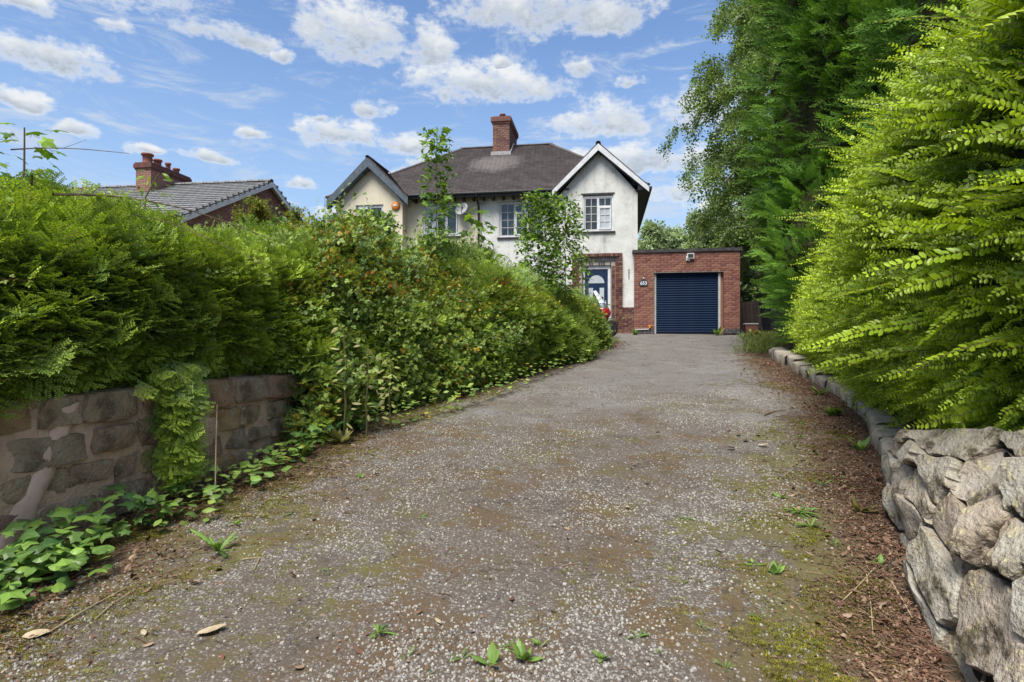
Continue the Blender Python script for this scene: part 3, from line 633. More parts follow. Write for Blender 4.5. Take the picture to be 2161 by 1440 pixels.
# ------------------------------------------------------------------ plan lines and ground heights
LW = np.array([(-4.2, 0.2), (-3.6, 1.0), (-2.95, 2.6), (-2.72, 3.3), (-2.4, 4.6), (-2.15, 6.2), (-1.55, 7.6), (-0.75, 9.0), (1.0, 12.5), (2.5, 16.5), (2.3, 20.5)])
RW = np.array([(1.2, -3.0), (1.45, 1.0), (1.71, 2.1), (1.86, 2.5), (2.08, 3.0), (2.42, 3.6), (2.72, 4.2), (3.15, 5.0), (3.9, 6.5), (4.45, 7.9), (4.95, 10.0), (5.55, 12.6), (5.9, 13.5), (7.3, 16.5), (8.9, 20.5)])
def xl(y): return np.interp(y, LW[:, 1], LW[:, 0])
def xr(y): return np.interp(y, RW[:, 1], RW[:, 0])
def sst(t): t = np.clip(t, 0, 1); return t * t * (3 - 2 * t)
def G(x, y):
    z = 0.087 * np.clip(y, -2.0, 20.0)
    return z - 0.17 * sst((np.asarray(x) - 1.0) / 0.8) * sst((3.3 - np.asarray(y)) / 0.8)
def ground_z(x, y):
    z = G(x, y)
    left = sst((xl(y) - x - 0.16) / 0.15) * (y < 17.0)
    z = z + left * np.maximum(1.1 - z, 0.04)
    right = sst((x - xr(y) - 0.16) / 0.15) * (y < 13.8)
    top = np.where(y < 4.0, 0.85, 0.087 * y + 0.24)
    return z + right * np.maximum(top - z, 0.0)
def build_ground():
    xs = np.concatenate([[-6000, -1500, -400, -120, -60, -30, -18], np.arange(-12, 14.01, 0.15), [20, 32, 60, 120, 400, 1500, 6000]])
    ys = np.concatenate([[-6000, -1500, -300, -80, -30, -10], np.arange(-4, 22.01, 0.15), [26, 34, 50, 90, 200, 500, 1500, 6000]])
    X, Y = np.meshgrid(xs, ys); Z = ground_z(X, Y)
    nx, ny = len(xs), len(ys); v = np.stack([X.ravel(), Y.ravel(), Z.ravel()], 1)
    f = [(j * nx + i, j * nx + i + 1, (j + 1) * nx + i + 1, (j + 1) * nx + i) for j in range(ny - 1) for i in range(nx - 1)]
    me = bpy.data.meshes.new('ground'); me.from_pydata(v.tolist(), [], f); me.materials.append(M['soil'])
    o = link(bpy.data.objects.new('ground', me)); tag(o, 'bare earth ground around and behind the walls', kind='structure')
build_ground()
def build_drive():
    ys = np.concatenate([np.arange(-3, 8, 0.1), np.arange(8, 20.3, 0.3)]); n = 60
    v = []; at = []
    for y in ys:
        a, b_ = xl(y) - 0.05, xr(y) + 0.05
        for i in range(n + 1):
            x = a + (b_ - a) * i / n; v.append((x, y, float(G(x, y)) + 0.02)); at.append(min(x - a, b_ - x))
    v = np.array(v); v[:, 2] += 0.012 * fbm(v * [1, 1, 0], 1.3, 5) + 0.002 * fbm(v * [1, 1, 0], 3.7, 9)
    f = [(j * (n + 1) + i, j * (n + 1) + i + 1, (j + 1) * (n + 1) + i + 1, (j + 1) * (n + 1) + i) for j in range(len(ys) - 1) for i in range(n)]
    me = bpy.data.meshes.new('driveway'); me.from_pydata(v.tolist(), [], f); me.materials.append(M['drive'])
    me.polygons.foreach_set('use_smooth', [True] * len(f))
    a = me.attributes.new('edge', 'FLOAT', 'POINT'); a.data.foreach_set('value', np.array(at, np.float32))
    tag(link(bpy.data.objects.new('driveway', me)), 'sloping tarmac drive of worn pale chippings and moss', kind='structure')
build_drive()
def dz(x, y):
    p = np.array([[x, y, 0.0]])
    return float(G(x, y)) + 0.02 + 0.012 * float(fbm(p, 1.3, 5)[0]) + 0.002 * float(fbm(p, 3.7, 9)[0])
def dzv(x, y):
    p = np.stack([x, y, 0 * x], 1); return G(x, y) + 0.02 + 0.012 * fbm(p, 1.3, 5) + 0.002 * fbm(p, 3.7, 9)

# ------------------------------------------------------------------ stone walls
def chaikin(poly, k=1):
    for _ in range(k):
        q = []
        for i in range(len(poly)):
            a, b = poly[i], poly[(i + 1) % len(poly)]
            q += [(a[0] * .75 + b[0] * .25, a[1] * .75 + b[1] * .25), (a[0] * .25 + b[0] * .75, a[1] * .25 + b[1] * .75)]
        poly = q
    return poly
def densify(poly, m):
    out = []
    for i in range(len(poly)):
        a, b = poly[i], poly[(i + 1) % len(poly)]
        for k in range(m): t = k / m; out.append((a[0] + (b[0] - a[0]) * t, a[1] + (b[1] - a[1]) * t))
    return out
def stone_mesh(poly, surf_fn, depth, q, rings, rough, tilt=0.02, back=-0.05):
    """a stone from its outline in wall coordinates; returns object-space mesh about its own centre"""
    cx = sum(p[0] for p in poly) / len(poly); cy = sum(p[1] for p in poly) / len(poly); n = len(poly)
    v = []; tx, ty = q.uniform(-tilt, tilt), q.uniform(-tilt, tilt); sd = q.randint(0, 9999)
    for (sc, dd) in rings:
        for p in poly:
            s, t = cx + (p[0] - cx) * sc, cy + (p[1] - cy) * sc
            nz = float(fbm(np.array([[s * 1.0, t * 1.0, sd * .37]]), 7, sd, 2)[0])
            d = back if dd < 0 else dd * depth + nz * rough + (s - cx) / .15 * tx + (t - cy) / .15 * ty
            v.append(surf_fn(s, t, d))
    nz = float(fbm(np.array([[cx, cy, sd * .37]]), 7, sd, 2)[0]); v.append(surf_fn(cx, cy, depth + nz * rough))
    f = [(i * n + j, i * n + (j + 1) % n, (i + 1) * n + (j + 1) % n, (i + 1) * n + j) for i in range(len(rings) - 1) for j in range(n)]
    o = (len(rings) - 1) * n; f += [(o + j, o + (j + 1) % n, o + n) for j in range(n)]
    return v, f
def place_stone(name, v, f, m, parent, smooth=True):
    c = np.mean(np.array(v), 0); vv = (np.array(v) - c).tolist()
    me = bpy.data.meshes.new(name); me.from_pydata(vv, [], f); me.materials.append(m)
    if smooth: me.polygons.foreach_set('use_smooth', [True] * len(f)); me.set_sharp_from_angle(angle=R(24))
    return link(bpy.data.objects.new(name, me), parent, tuple(c))

def left_wall():
    t = thing('stone_wall', 'brown sandstone garden wall with pink mortar under the dark hedge on the left', 'wall')
    pl = LW[1:9]; seg = np.hypot(*np.diff(pl, axis=0).T); cum = np.concatenate([[0], np.cumsum(seg)])
    def pos(s): return np.interp(s, cum, pl[:, 0]), np.interp(s, cum, pl[:, 1])
    def nrm(s):
        a = np.array(pos(max(s - .25, 0))); b = np.array(pos(min(s + .25, cum[-1]))); d = (b - a) / np.linalg.norm(b - a); return d[1], -d[0]
    def sf(s, z, d):
        x, y = pos(s); nx, ny = nrm(s); return (float(x + nx * d), float(y + ny * d), z)
    TOP = 1.2
    b = B(); ns = 90
    ss = [cum[-1] * i / ns for i in range(ns + 1)]; prof = [(-.2, .004), (.3, .005), (.75, .004), (1.17, .002), (1.18, -.38), (-.2, -.38)]
    v = [sf(s, z if z > 0 else float(G(*pos(s))) - .2, d + .008 * math.sin(s * 9 + z * 7)) for s in ss for (z, d) in prof]; k = len(prof)
    b.add(v, [(i * k + j, (i + 1) * k + j, (i + 1) * k + (j + 1) % k, i * k + (j + 1) % k) for i in range(ns) for j in range(k)])
    b.build('mortar', M['lime'], t, True)
    q = random.Random(5); z = TOP; cnt = 0; row = 0; zs = [1.2]
    while z > -0.1: z -= q.choice([.12, .16, .19, .22, .24]); zs.append(z)
    for r in range(len(zs) - 1):
        zt, zb = zs[r], zs[r + 1]; s = .6 + q.uniform(0, .2)
        while s < cum[-1] - .4:
            w = q.choice([.20, .26, .30, .36, .42, .5]) * (1.0 if r else 1.25)
            x, y = pos(s + w / 2); gz = float(G(x, y))
            if zt > gz + .03 and s < 11:
                g = q.uniform(.008, .020); j = lambda a=.026: q.uniform(-a, a)
                poly = [(s + g + j(), zb + g + j()), (s + w - g + j(), zb + g + j()), (s + w - g + j(), zt - g + j(.016)), (s + g + j(), zt - g + j(.016))]
                if q.random() < .3: poly.insert(2, (s + w + j(), (zt + zb) / 2 + j()))
                poly = chaikin(densify(poly, 3), 1)
                poly = [(p[0] + q.uniform(-.007, .007), p[1] + q.uniform(-.007, .007)) for p in poly]
                dep = q.choice([.012, .018, .026, .04]) + (.02 if r == 0 else 0)
                vv, ff = stone_mesh(poly, sf, dep, q, [(1.03, -1), (1, .1), (.93, .8), (.7, 1), (.35, 1.05)], .05, .018)
                place_stone('stone', vv, ff, M['sandstone'], t); cnt += 1
            s += w
    # smooth pink mortar repair running down across the near end
    b = B(); v = []; N = 22
    for i in range(N + 1):
        f_ = i / N; s0 = 2.72 - .46 * f_ ** 1.2; zz = 1.12 - .92 * f_; w = (.05 + .055 * f_) * q.uniform(.75, 1.25)
        for (o, d) in [(-1, -.006), (-.8, .012), (-.3, .017), (.3, .016), (.8, .012), (1, -.006)]: v.append(sf(s0 + o * w + q.uniform(-.008, .008), zz + o * w * .3, d + .012 + q.uniform(-.004, .004)))
    b.add(v, [(i * 6 + k, i * 6 + k + 1, (i + 1) * 6 + k + 1, (i + 1) * 6 + k) for i in range(N) for k in range(5)])
    tag(b.build('mortar_patch', M['pink_mortar'], t, True), 'smooth pink mortar strip running down the near end')
    return cnt
left_wall()

def voronoi_cells(seeds, box, gap, an=(1, 1)):
    cells = []
    for i, c in enumerate(seeds):
        poly = [(box[0], box[2]), (box[1], box[2]), (box[1], box[3]), (box[0], box[3])]
        for j, o in enumerate(seeds):
            if i == j: continue
            dx, dy = (o[0] - c[0]) / an[0] ** 2, (o[1] - c[1]) / an[1] ** 2
            if dx * dx * an[0] ** 2 + dy * dy * an[1] ** 2 > 2.2: continue
            L = math.hypot(dx, dy); nx, ny = dx / L, dy / L
            m = ((o[0] + c[0]) / 2, (o[1] + c[1]) / 2); k = nx * m[0] + ny * m[1] - gap / 2
            out = []
            for a in range(len(poly)):
                p, r = poly[a], poly[(a + 1) % len(poly)]; dp = nx * p[0] + ny * p[1] - k; dr = nx * r[0] + ny * r[1] - k
                if dp <= 0: out.append(p)
                if dp * dr < 0: tt = dp / (dp - dr); out.append((p[0] + (r[0] - p[0]) * tt, p[1] + (r[1] - p[1]) * tt))
            poly = out
            if len(poly) < 3: break
        if len(poly) >= 3: cells.append(poly)
    return cells
def right_wall():
    t = thing('rubble_wall', 'pale rubble stone wall of big rough blocks with deep joints at the right edge', 'wall')
    # base line and top line of a leaning, bulging face
    Bp = np.array([(2.62, 4.02, .30), (2.42, 3.6, .25), (2.22, 3.2, .20), (2.04, 2.9, .12), (1.88, 2.55, .03), (1.76, 2.2, -.04), (1.66, 1.8, -.08), (1.6, 1.3, -.1)])
    Tp = np.array([(2.68, 4.02, .86), (2.50, 3.66, .93), (2.46, 3.35, .98), (2.44, 3.1, 1.02), (2.40, 2.8, 1.06), (2.36, 2.5, 1.08), (2.32, 2.1, 1.1), (2.3, 1.5, 1.1)])
    cum = np.concatenate([[0], np.cumsum(np.linalg.norm(np.diff((Bp + Tp) / 2, axis=0), axis=1))]); Lm = cum[-1]
    def lerp3(A, s): return np.array([np.interp(s, cum, A[:, k]) for k in range(3)])
    def sf(s, h, d):
        a, c = lerp3(Bp, s), lerp3(Tp, s); p = a + (c - a) * h
        ds = (lerp3(Bp, min(s + .1, Lm)) + lerp3(Tp, min(s + .1, Lm)) - lerp3(Bp, max(s - .1, 0)) - lerp3(Tp, max(s - .1, 0))); n = np.cross(c - a, ds); n /= np.linalg.norm(n)
        if n[0] > 0: n = -n
        p = p + n * (d + .07 * math.sin(math.pi * h)); return tuple(float(x) for x in p)
    ns, nh = 30, 10; b = B()
    v = [sf(Lm * i / ns, -.15 + 1.13 * j / nh, -.06) for i in range(ns + 1) for j in range(nh + 1)]
    b.add(v, [(i * (nh + 1) + j, (i + 1) * (nh + 1) + j, (i + 1) * (nh + 1) + j + 1, i * (nh + 1) + j + 1) for i in range(ns) for j in range(nh)])
    b.build('backing', M['joint'], t, True)
    # solid body behind the face
    b = B(); v = []
    for i in range(ns + 1):
        s = Lm * i / ns; a, c = lerp3(Bp, s), lerp3(Tp, s); v += [(a[0] + .18, a[1] + .02, a[2] - .2), (c[0] + .06, c[1], c[2] - .03), (c[0] + .55, c[1] + .1, c[2] - .03), (c[0] + .55, c[1] + .1, a[2] - .2)]
    b.add(v, [(i * 4 + j, (i + 1) * 4 + j, (i + 1) * 4 + (j + 1) % 4, i * 4 + (j + 1) % 4) for i in range(ns) for j in range(4)] + [(0, 1, 2, 3)])
    b.build('wall_core', M['joint'], t)
    q = random.Random(11); seeds = []; sc = 1.05     # h scaled to metres
    sizes = [(.10, .16), (.17, .27)]
    rows = [.04, .30, .56, .78, .98]
    for r, h in enumerate(rows):
        s = q.uniform(-.1, .05)
        while s < Lm + .2:
            w = q.choice([.13, .24, .34, .44, .54]); seeds.append((s + w / 2 + q.uniform(-.05, .05), h * sc + q.uniform(-.09, .09))); s += w
    cells = voronoi_cells(seeds, (0, Lm, -.12, 1.02 * sc), .022, (1.25, 1))
    for c in cells:
        c = [(p[0] + q.uniform(-.02, .02), p[1] + q.uniform(-.02, .02)) for p in c]
        dn = densify(c, 6 if len(c) < 6 else 4)
        dn = [(p[0] + q.uniform(-.010, .010), p[1] + q.uniform(-.010, .010)) for p in dn]
        dep = q.choice([-.04, .01, .03, .045, .06])
        vv, ff = stone_mesh([(p[0], p[1] / sc) for p in dn], sf, dep, q, [(1.0, -1), (1.0, .4), (.985, .85), (.93, 1.0), (.75, 1.0), (.5, 1.03), (.25, 1.0)], .05, .03, back=-.09)
        place_stone('stone', vv, ff, M['limestone'], t, smooth=True)
    # low kerb of worn stones that carries on up the drive
    t2 = thing('stone_kerb', 'low kerb of long worn stones along the right side of the drive', 'kerb')
    pl = RW[6:13].copy(); cum2 = np.concatenate([[0], np.cumsum(np.hypot(*np.diff(pl, axis=0).T))]); s = 0
    while s < cum2[-1] - .3:
        w = q.uniform(.42, .85); x0, y0 = (float(np.interp(s, cum2, pl[:, k])) for k in (0, 1)); x1, y1 = (float(np.interp(min(s + w - .02, cum2[-1]), cum2, pl[:, k])) for k in (0, 1))
        L = math.hypot(x1 - x0, y1 - y0); ang = math.atan2(y1 - y0, x1 - x0); h = q.uniform(.17, .27); dp = .28
        bx = B(); nx_, nz_ = 8, 5; prof = [(0, -.1), (-.015, .05), (-.02, h * .85), (-.005, h * .96), (.03, h), (dp * .6, h + .01), (dp, h * .95), (dp, -.1)]
        v = []
        for i in range(nx_ + 1):
            u = i / nx_; e = 1 - (abs(u * 2 - 1) ** 16) * .05
            for (a, z) in prof: v.append((u * L, -(a) * 1.0 + q.uniform(-.014, .014) + (1 - e) * -.3, z * e + q.uniform(-.007, .007)))
        k = len(prof); v = [(p[0], p[1], p[2]) for p in v]
        bx.add(v, [(i * k + j, i * k + (j + 1) % k, (i + 1) * k + (j + 1) % k, (i + 1) * k + j) for i in range(nx_) for j in range(k)] + [tuple(range(k)), tuple(range((nx_ + 1) * k - 1, nx_ * k - 1, -1))])
        o = bx.build('stone', M['kerbstone'], t2, True); o.location = (x0 + q.uniform(-.02, .02), y0, float(G(x0, y0)) - .02)
        o.rotation_euler = (0, -math.asin(max(-.3, min(.3, (float(G(x1, y1)) - float(G(x0, y0))) / max(L, .1)))), ang + q.uniform(-.03, .03))
        s += w
right_wall()

# ------------------------------------------------------------------ the pair of houses
HZ = 1.74
HL, HR_ = (4.24, 20.0, HZ), R(-9)
def hworld(u, v, z):
    c, s = math.cos(HR_), math.sin(HR_); return (HL[0] + c * u - s * v, HL[1] + s * u + c * v, HZ + z)
house = thing('semi_detached_house', 'pair of rendered houses, cream half left and white half right, under one hipped roof', 'house', HL, HR_)

def wall_holes(b, u0, u1, z0, z1, v, holes, rev=0.12):
    us = sorted({u0, u1, *[h[0] for h in holes], *[h[1] for h in holes]}); zs = sorted({z0, z1, *[h[2] for h in holes], *[h[3] for h in holes]})
    for i in range(len(us) - 1):
        for j in range(len(zs) - 1):
            cu, cz = (us[i] + us[i + 1]) / 2, (zs[j] + zs[j + 1]) / 2
            if any(h[0] < cu < h[1] and h[2] < cz < h[3] for h in holes): continue
            b.add([(us[i], v, zs[j]), (us[i + 1], v, zs[j]), (us[i + 1], v, zs[j + 1]), (us[i], v, zs[j + 1])], [(0, 1, 2, 3)])
    for (a, c, d, e) in holes:
        b.add([(a, v, d), (c, v, d), (c, v, e), (a, v, e), (a, v + rev, d), (c, v + rev, d), (c, v + rev, e), (a, v + rev, e)], [(0, 4, 5, 1), (1, 5, 6, 2), (2, 6, 7, 3), (3, 7, 4, 0), (4, 7, 6, 5)])
GA, GZ, GE = -1.31, 6.28, 4.78     # right gable: apex u, apex z, wall z at its sides
b = B(); wall_holes(b, -2.64, 0, 0, GE, 0, [(-1.84, -.80, 3.50, 4.76), (-2.10, -.56, -.01, 2.62)], .14)
b.add([(-2.64, 0, GE), (0, 0, GE), (GA, 0, GZ)], [(0, 1, 2)])
b.add([(0, 0, 0), (0, 8, 0), (0, 8, GE + .1), (0, 0, GE)], [(0, 1, 2, 3)]); b.add([(-2.64, 0, 0), (-2.64, .45, 0), (-2.64, .45, 5), (-2.64, 0, GE)], [(0, 3, 2, 1)])
tag(b.build('wall', M['white_render'], house), 'white rendered gable wall with grey weather stains')
b = B(); wall_holes(b, -5.57, -2.64, 0, 5.0, .45, [(-4.84, -3.2, 3.46, 4.74)], .12); b.build('wall', M['white_render'], house)
b = B(); wall_holes(b, -8.28, -5.57, 0, 5.0, .45, [(-7.66, -6.30, 3.56, 4.80)], .12); tag(b.build('wall', M['cream_render'], house), 'cream rendered wall')
b = B(); wall_holes(b, -10.8, -8.28, 0, 4.75, 0, [(-10.06, -9.0, 3.5, 4.70)], .12)
b.add([(-10.8, 0, 4.75), (-8.28, 0, 4.75), (-9.5, 0, 6.2)], [(0, 1, 2)]); b.add([(-8.28, 0, 0), (-8.28, .45, 0), (-8.28, .45, 5), (-8.28, 0, 4.75)], [(0, 1, 2, 3)])
b.add([(-10.8, 0, 0), (-10.8, 8, 0), (-10.8, 8, 4.75), (-10.8, 0, 4.75)], [(0, 3, 2, 1)]); b.add([(-10.8, 8, 0), (0, 8, 0), (0, 8, 4.9), (-10.8, 8, 4.9)], [(0, 3, 2, 1)])
tag(b.build('wall', M['cream_render'], house), 'cream rendered gable wall')

# roof: stepped tile courses as real lapped strips
def course_roof(b, E0, E1, R0, R1, n, lift=0.022):
    E0, E1, R0, R1 = map(Vector, (E0, E1, R0, R1)); nn = (E1 - E0).cross((R0 + R1) / 2 - E0).normalized()
    if nn.z < 0: nn = -nn
    for i in range(n):
        t0, t1 = i / n, (i + 1) / n; a, c = E0.lerp(R0, t0), E1.lerp(R1, t0); d, e = E1.lerp(R1, t1), E0.lerp(R0, t1)
        b.val = float(i)
        b.add([a, c, c + nn * lift, a + nn * lift, d, e], [(0, 1, 2, 3), (3, 2, 4, 5)])
EZ, RZ = 5.02, 7.92
roof = None
b = B()
e = [(-11.25, .02), (.38, .02), (.38, 8.2), (-11.25, 8.2)]; r0, r1 = (-7.08, 4.1, RZ), (-3.32, 4.1, RZ)
course_roof(b, (e[0][0], e[0][1], EZ), (e[1][0], e[1][1], EZ), r0, r1, 44)
course_roof(b, (e[1][0], e[1][1], EZ), (e[2][0], e[2][1], EZ), r1, r1, 40)
course_roof(b, (e[2][0], e[2][1], EZ), (e[3][0], e[3][1], EZ), r1, r0, 40)
course_roof(b, (e[3][0], e[3][1], EZ), (e[0][0], e[0][1], EZ), r0, r0, 40)
b.add([(-11.2, .06, EZ - .02), (.33, .06, EZ - .02), (.33, 8.15, EZ - .02), (-11.2, 8.15, EZ - .02)], [(0, 3, 2, 1)])
roof = b.build('roof', M['clay_tiles'], house, attr='row'); tag(roof, 'mottled brown clay tile roof')
def gable_roof(apu, apz, eu0, eu1, ez, v0, v1):
    b = B()
    course_roof(b, (eu1, v0, ez), (eu1, v1, ez), (apu, v0, apz), (apu, v1, apz), 24, .02)
    course_roof(b, (eu0, v1, ez), (eu0, v0, ez), (apu, v1, apz), (apu, v0, apz), 24, .02)
    for eu in (eu0, eu1):
        b.add([(eu, v0, ez), (apu, v0, apz), (apu, v0, apz + .045), (eu, v0, ez + .035)], [(0, 1, 2, 3)])
        b.add([(eu, v0, ez - .012), (apu, v0, apz - .012), (apu, v1, apz - .012), (eu, v1, ez - .012)], [(0, 1, 2, 3)])
    return b.build('gable_roof', M['clay_tiles'], house, attr='row')
gable_roof(GA, 6.42, -2.86, .36, 4.90, -.28, 2.2)
gable_roof(-9.48, 6.34, -11.05, -7.98, 4.84, -.28, 2.2)
# barge boards
def barge(apu, apz, eu0, eu1, ez, v0, mat, w, lab):
    for eu in (eu0, eu1):
        b = B(); b.prism([(eu, ez - .015), (apu, apz - .015), (apu, apz - .015 - w * 1.3), (eu + (apu - eu) * .0, ez - .015 - w)], 1, v0, v0 + .035)
        tag(b.build('barge_board', M[mat], house), lab)
    b = B()                                        # dark moulding and soffit behind the board
    for eu in (eu0, eu1): b.prism([(eu, ez - w - .0), (apu, apz - w * 1.3 - .0), (apu, apz - w * 1.3 - .045), (eu, ez - w - .045)], 1, v0 + .036, v0 + .26)
    b.build('soffit', M['black_paint' if mat == 'white_paint' else 'grey_paint'], house)
barge(GA, 6.42, -2.86, .36, 4.90, -.30, 'white_paint', .17, 'white painted barge board')
barge(-9.48, 6.34, -11.05, -7.98, 4.84, -.30, 'grey_paint', .25, 'blue grey barge board')
# ridge and hip tiles
def tile_mesh(L=.31, r=.085):
    b = B(); n = 6; v = []
    for x in (0, L):
        for j in range(n + 1):
            a = math.pi * j / n; v.append((x, math.cos(a) * r, math.sin(a) * r * .7))
        for j in range(n + 1):
            a = math.pi * (n - j) / n; v.append((x, math.cos(a) * (r - .018), math.sin(a) * (r - .018) * .7))
    k = 2 * (n + 1)
    b.add(v, [(j, k + j, k + (j + 1) % k, (j + 1) % k) for j in range(k)] + [tuple(range(k)), tuple(range(2 * k - 1, k - 1, -1))])
    return b.mesh('ridge_tile', M['clay_tiles'])
tile_me = tile_mesh()
def ridge_line(p0, p1, me, parent, step=.30):
    p0, p1 = Vector(p0), Vector(p1); d = p1 - p0; n = max(1, int(d.length / step)); q = d.to_track_quat('X', 'Z')
    for i in range(n):
        o = bpy.data.objects.new('ridge_tile', me); o.rotation_mode = 'QUATERNION'; o.rotation_quaternion = q
        link(o, parent, p0 + d * (i / n) + Vector((0, 0, rnd.uniform(-.004, .006))))
ridge_line((-7.15, 4.1, RZ), (-3.25, 4.1, RZ), tile_me, house)
ridge_line((-3.32, 4.1, RZ - .01), (.36, .04, EZ + .01), tile_me, house)
ridge_line((-7.08, 4.1, RZ - .01), (-11.22, .04, EZ + .01), tile_me, house)
ridge_line((GA, -.33, 6.43), (GA, 1.9, 6.43), tile_me, house)
ridge_line((-9.48, -.33, 6.35), (-9.48, 1.85, 6.35), tile_me, house)
# eaves: gutter, fascia, rafter ends
b = B(); b.tube([(-8.05, -.03, 4.97), (-2.80, -.03, 4.97)], .045, 8); b.build('gutter', M['black_paint'], house)
b = B(); b.box(-8.1, -2.8, .02, .05, 4.86, 5.0); b.box(-8.1, -2.8, .05, .45, 4.955, 4.985); b.build('fascia', M['black_paint'], house)
rb = B(); rb.prism([(.06, 4.95), (.45, 4.95), (.45, 4.78), (.30, 4.80), (.12, 4.88)], 0, -.035, .035); rme = rb.mesh('rafter_end', M['black_paint'])
for i in range(15): link(bpy.data.objects.new('rafter_end', rme), house, (-7.9 + i * .36, 0, 0))
b = B(); b.tube([(.42, -.25, 4.86), (.42, 8.1, 4.86)], .05, 8); b.prism([(.0, 4.80), (.38, 4.84), (.38, 4.93), (0, 4.97)], 1, -.24, 8.1); b.build('side_gutter', M['black_paint'], house)
b = B(); b.tube([(-5.57, -.03, 4.93), (-5.57, .1, 4.80), (-5.57, .38, 4.66), (-5.57, .39, 4.5), (-5.57, .39, .1)], .034, 8); b.build('drainpipe', M['black_paint'], house, True)
for (x, z) in ((-2.40, 4.98), (-.10, 5.10), (.02, 4.84)):
    b = B(); b.box(x - .10, x + .10, -.06, .0, z - .022, z + .022); b.build('purlin_end', M['black_paint'], house)
# iron tie on the strip of wall beside the porch
b = B(); b.box(-.30, -.275, -.02, .0, 1.86, 2.2); b.build('wall_tie', M['black_paint'], house)

def window(u0, u1, z0, z1, v, lights, parent=house, sill=True, lab=None):
    """lights: list of (fraction u0, u1, fraction z0, z1, cols, rows, pane material, opener)"""
    b = B(); w = .055; f = v + .045
    def fr(a, c, d, e, w, y0, y1):
        b.box(a, c, y0, y1, d, d + w); b.box(a, c, y0, y1, e - w, e); b.box(a, a + w, y0 + .001, y1, d + w, e - w); b.box(c - w, c, y0 + .001, y1, d + w, e - w)
    fr(u0, u1, z0, z1, w, f, v + .12)
    U0, U1, Z0, Z1 = u0 + w, u1 - w, z0 + w, z1 - w; panes = []
    for (a, c, d, e, nc, nr, pm, op) in lights:
        A, C_, D, E_ = U0 + (U1 - U0) * a, U0 + (U1 - U0) * c, Z0 + (Z1 - Z0) * d, Z0 + (Z1 - Z0) * e
        if c < .999: b.box(C_ - .02, C_ + .02, f + .002, v + .12, Z0, Z1)
        if e < .999: b.box(A + .02, C_ - .02, f + .003, v + .12, E_ - .02, E_ + .02)
        A += .018; C_ -= .018; D += .012; E_ -= .012; yo = f + .01
        ww = .02
        if op: ww = .05; yo = f - .02
        fr(A, C_, D, E_, ww, yo, v + .11); A += ww; C_ -= ww; D += ww; E_ -= ww
        for i in range(nc):
            for j in range(nr):
                a0, a1 = A + (C_ - A) * i / nc, A + (C_ - A) * (i + 1) / nc; d0, d1 = D + (E_ - D) * j / nr, D + (E_ - D) * (j + 1) / nr
                panes.append((a0, a1, d0, d1, yo + .03, pm))
                if i: b.box(a0 - .008, a0 + .008, yo + .012, yo + .04, d0, d1)
                if j: b.box(a0 + .008, a1 - .008, yo + .014, yo + .04, d0 - .008, d0 + .008)
    o = b.build('window', M['white_paint'], parent)
    if lab: tag(o, lab)
    for (a0, a1, d0, d1, y, pm) in panes:
        pb = B(); pb.add([(a0, y, d0), (a1, y, d0), (a1, y, d1), (a0, y, d1), (a0, y + .01, d0), (a1, y + .01, d0), (a1, y + .01, d1), (a0, y + .01, d1)], [(0, 1, 2, 3), (7, 6, 5, 4), (0, 4, 5, 1), (1, 5, 6, 2), (2, 6, 7, 3), (3, 7, 4, 0)])
        pb.build('pane', M[pm], o)
    if sill:
        sb = B(); sb.box(u0 - .06, u1 + .06, v - .06, v + .045, z0 - .055, z0 - .002); sb.build('sill', M['felt'], o)
    return o
window(-1.84, -.80, 3.50, 4.72, 0, [(0, .5, 0, 1, 2, 4, 'glass', 0), (.5, 1, 0, .72, 2, 3, 'frosted', 1), (.5, 1, .72, 1, 2, 1, 'glass', 0)], lab='georgian barred window with an open lower casement')
window(-4.84, -3.2, 3.46, 4.72, .45, [(0, .34, 0, 1, 2, 4, 'glass', 0), (.34, .67, 0, .72, 2, 3, 'glass', 1), (.34, .67, .72, 1, 2, 1, 'glass', 0), (.67, 1, 0, 1, 2, 4, 'glass', 0)], lab='wide georgian barred window')
window(-7.66, -6.30, 3.56, 4.78, .45, [(0, .36, 0, 1, 1, 1, 'frosted', 0), (.36, .64, 0, .72, 1, 1, 'glass', 0), (.36, .64, .72, 1, 1, 1, 'glass', 1), (.64, 1, 0, 1, 1, 1, 'glass', 1)], lab='plain three light window')
window(-10.06, -9.0, 3.5, 4.68, 0, [(0, .5, 0, .7, 1, 1, 'glass', 0), (0, .5, .7, 1, 1, 1, 'glass', 1), (.5, 1, 0, 1, 1, 1, 'glass', 0)])
b = B(); b.box(-1.90, -.76, -.015, -.001, 4.765, 4.81); b.build('lintel', M['felt'], house)

# bricks
def brick_me(w, h, d, mat, c=.004):
    b = B(); b.cbox(0, w, 0, d, 0, h, c); return b.mesh('brick', M[mat])
BM = {}
def put_brick(x, y, z, w, h, d, mat, parent, rz=0):
    k = (round(w, 3), round(h, 3), round(d, 3), mat)
    if k not in BM: BM[k] = brick_me(w, h, d, mat)
    o = bpy.data.objects.new('brick', BM[k]); link(o, parent, (x, y + rnd.uniform(-.0025, .0025), z)); return o
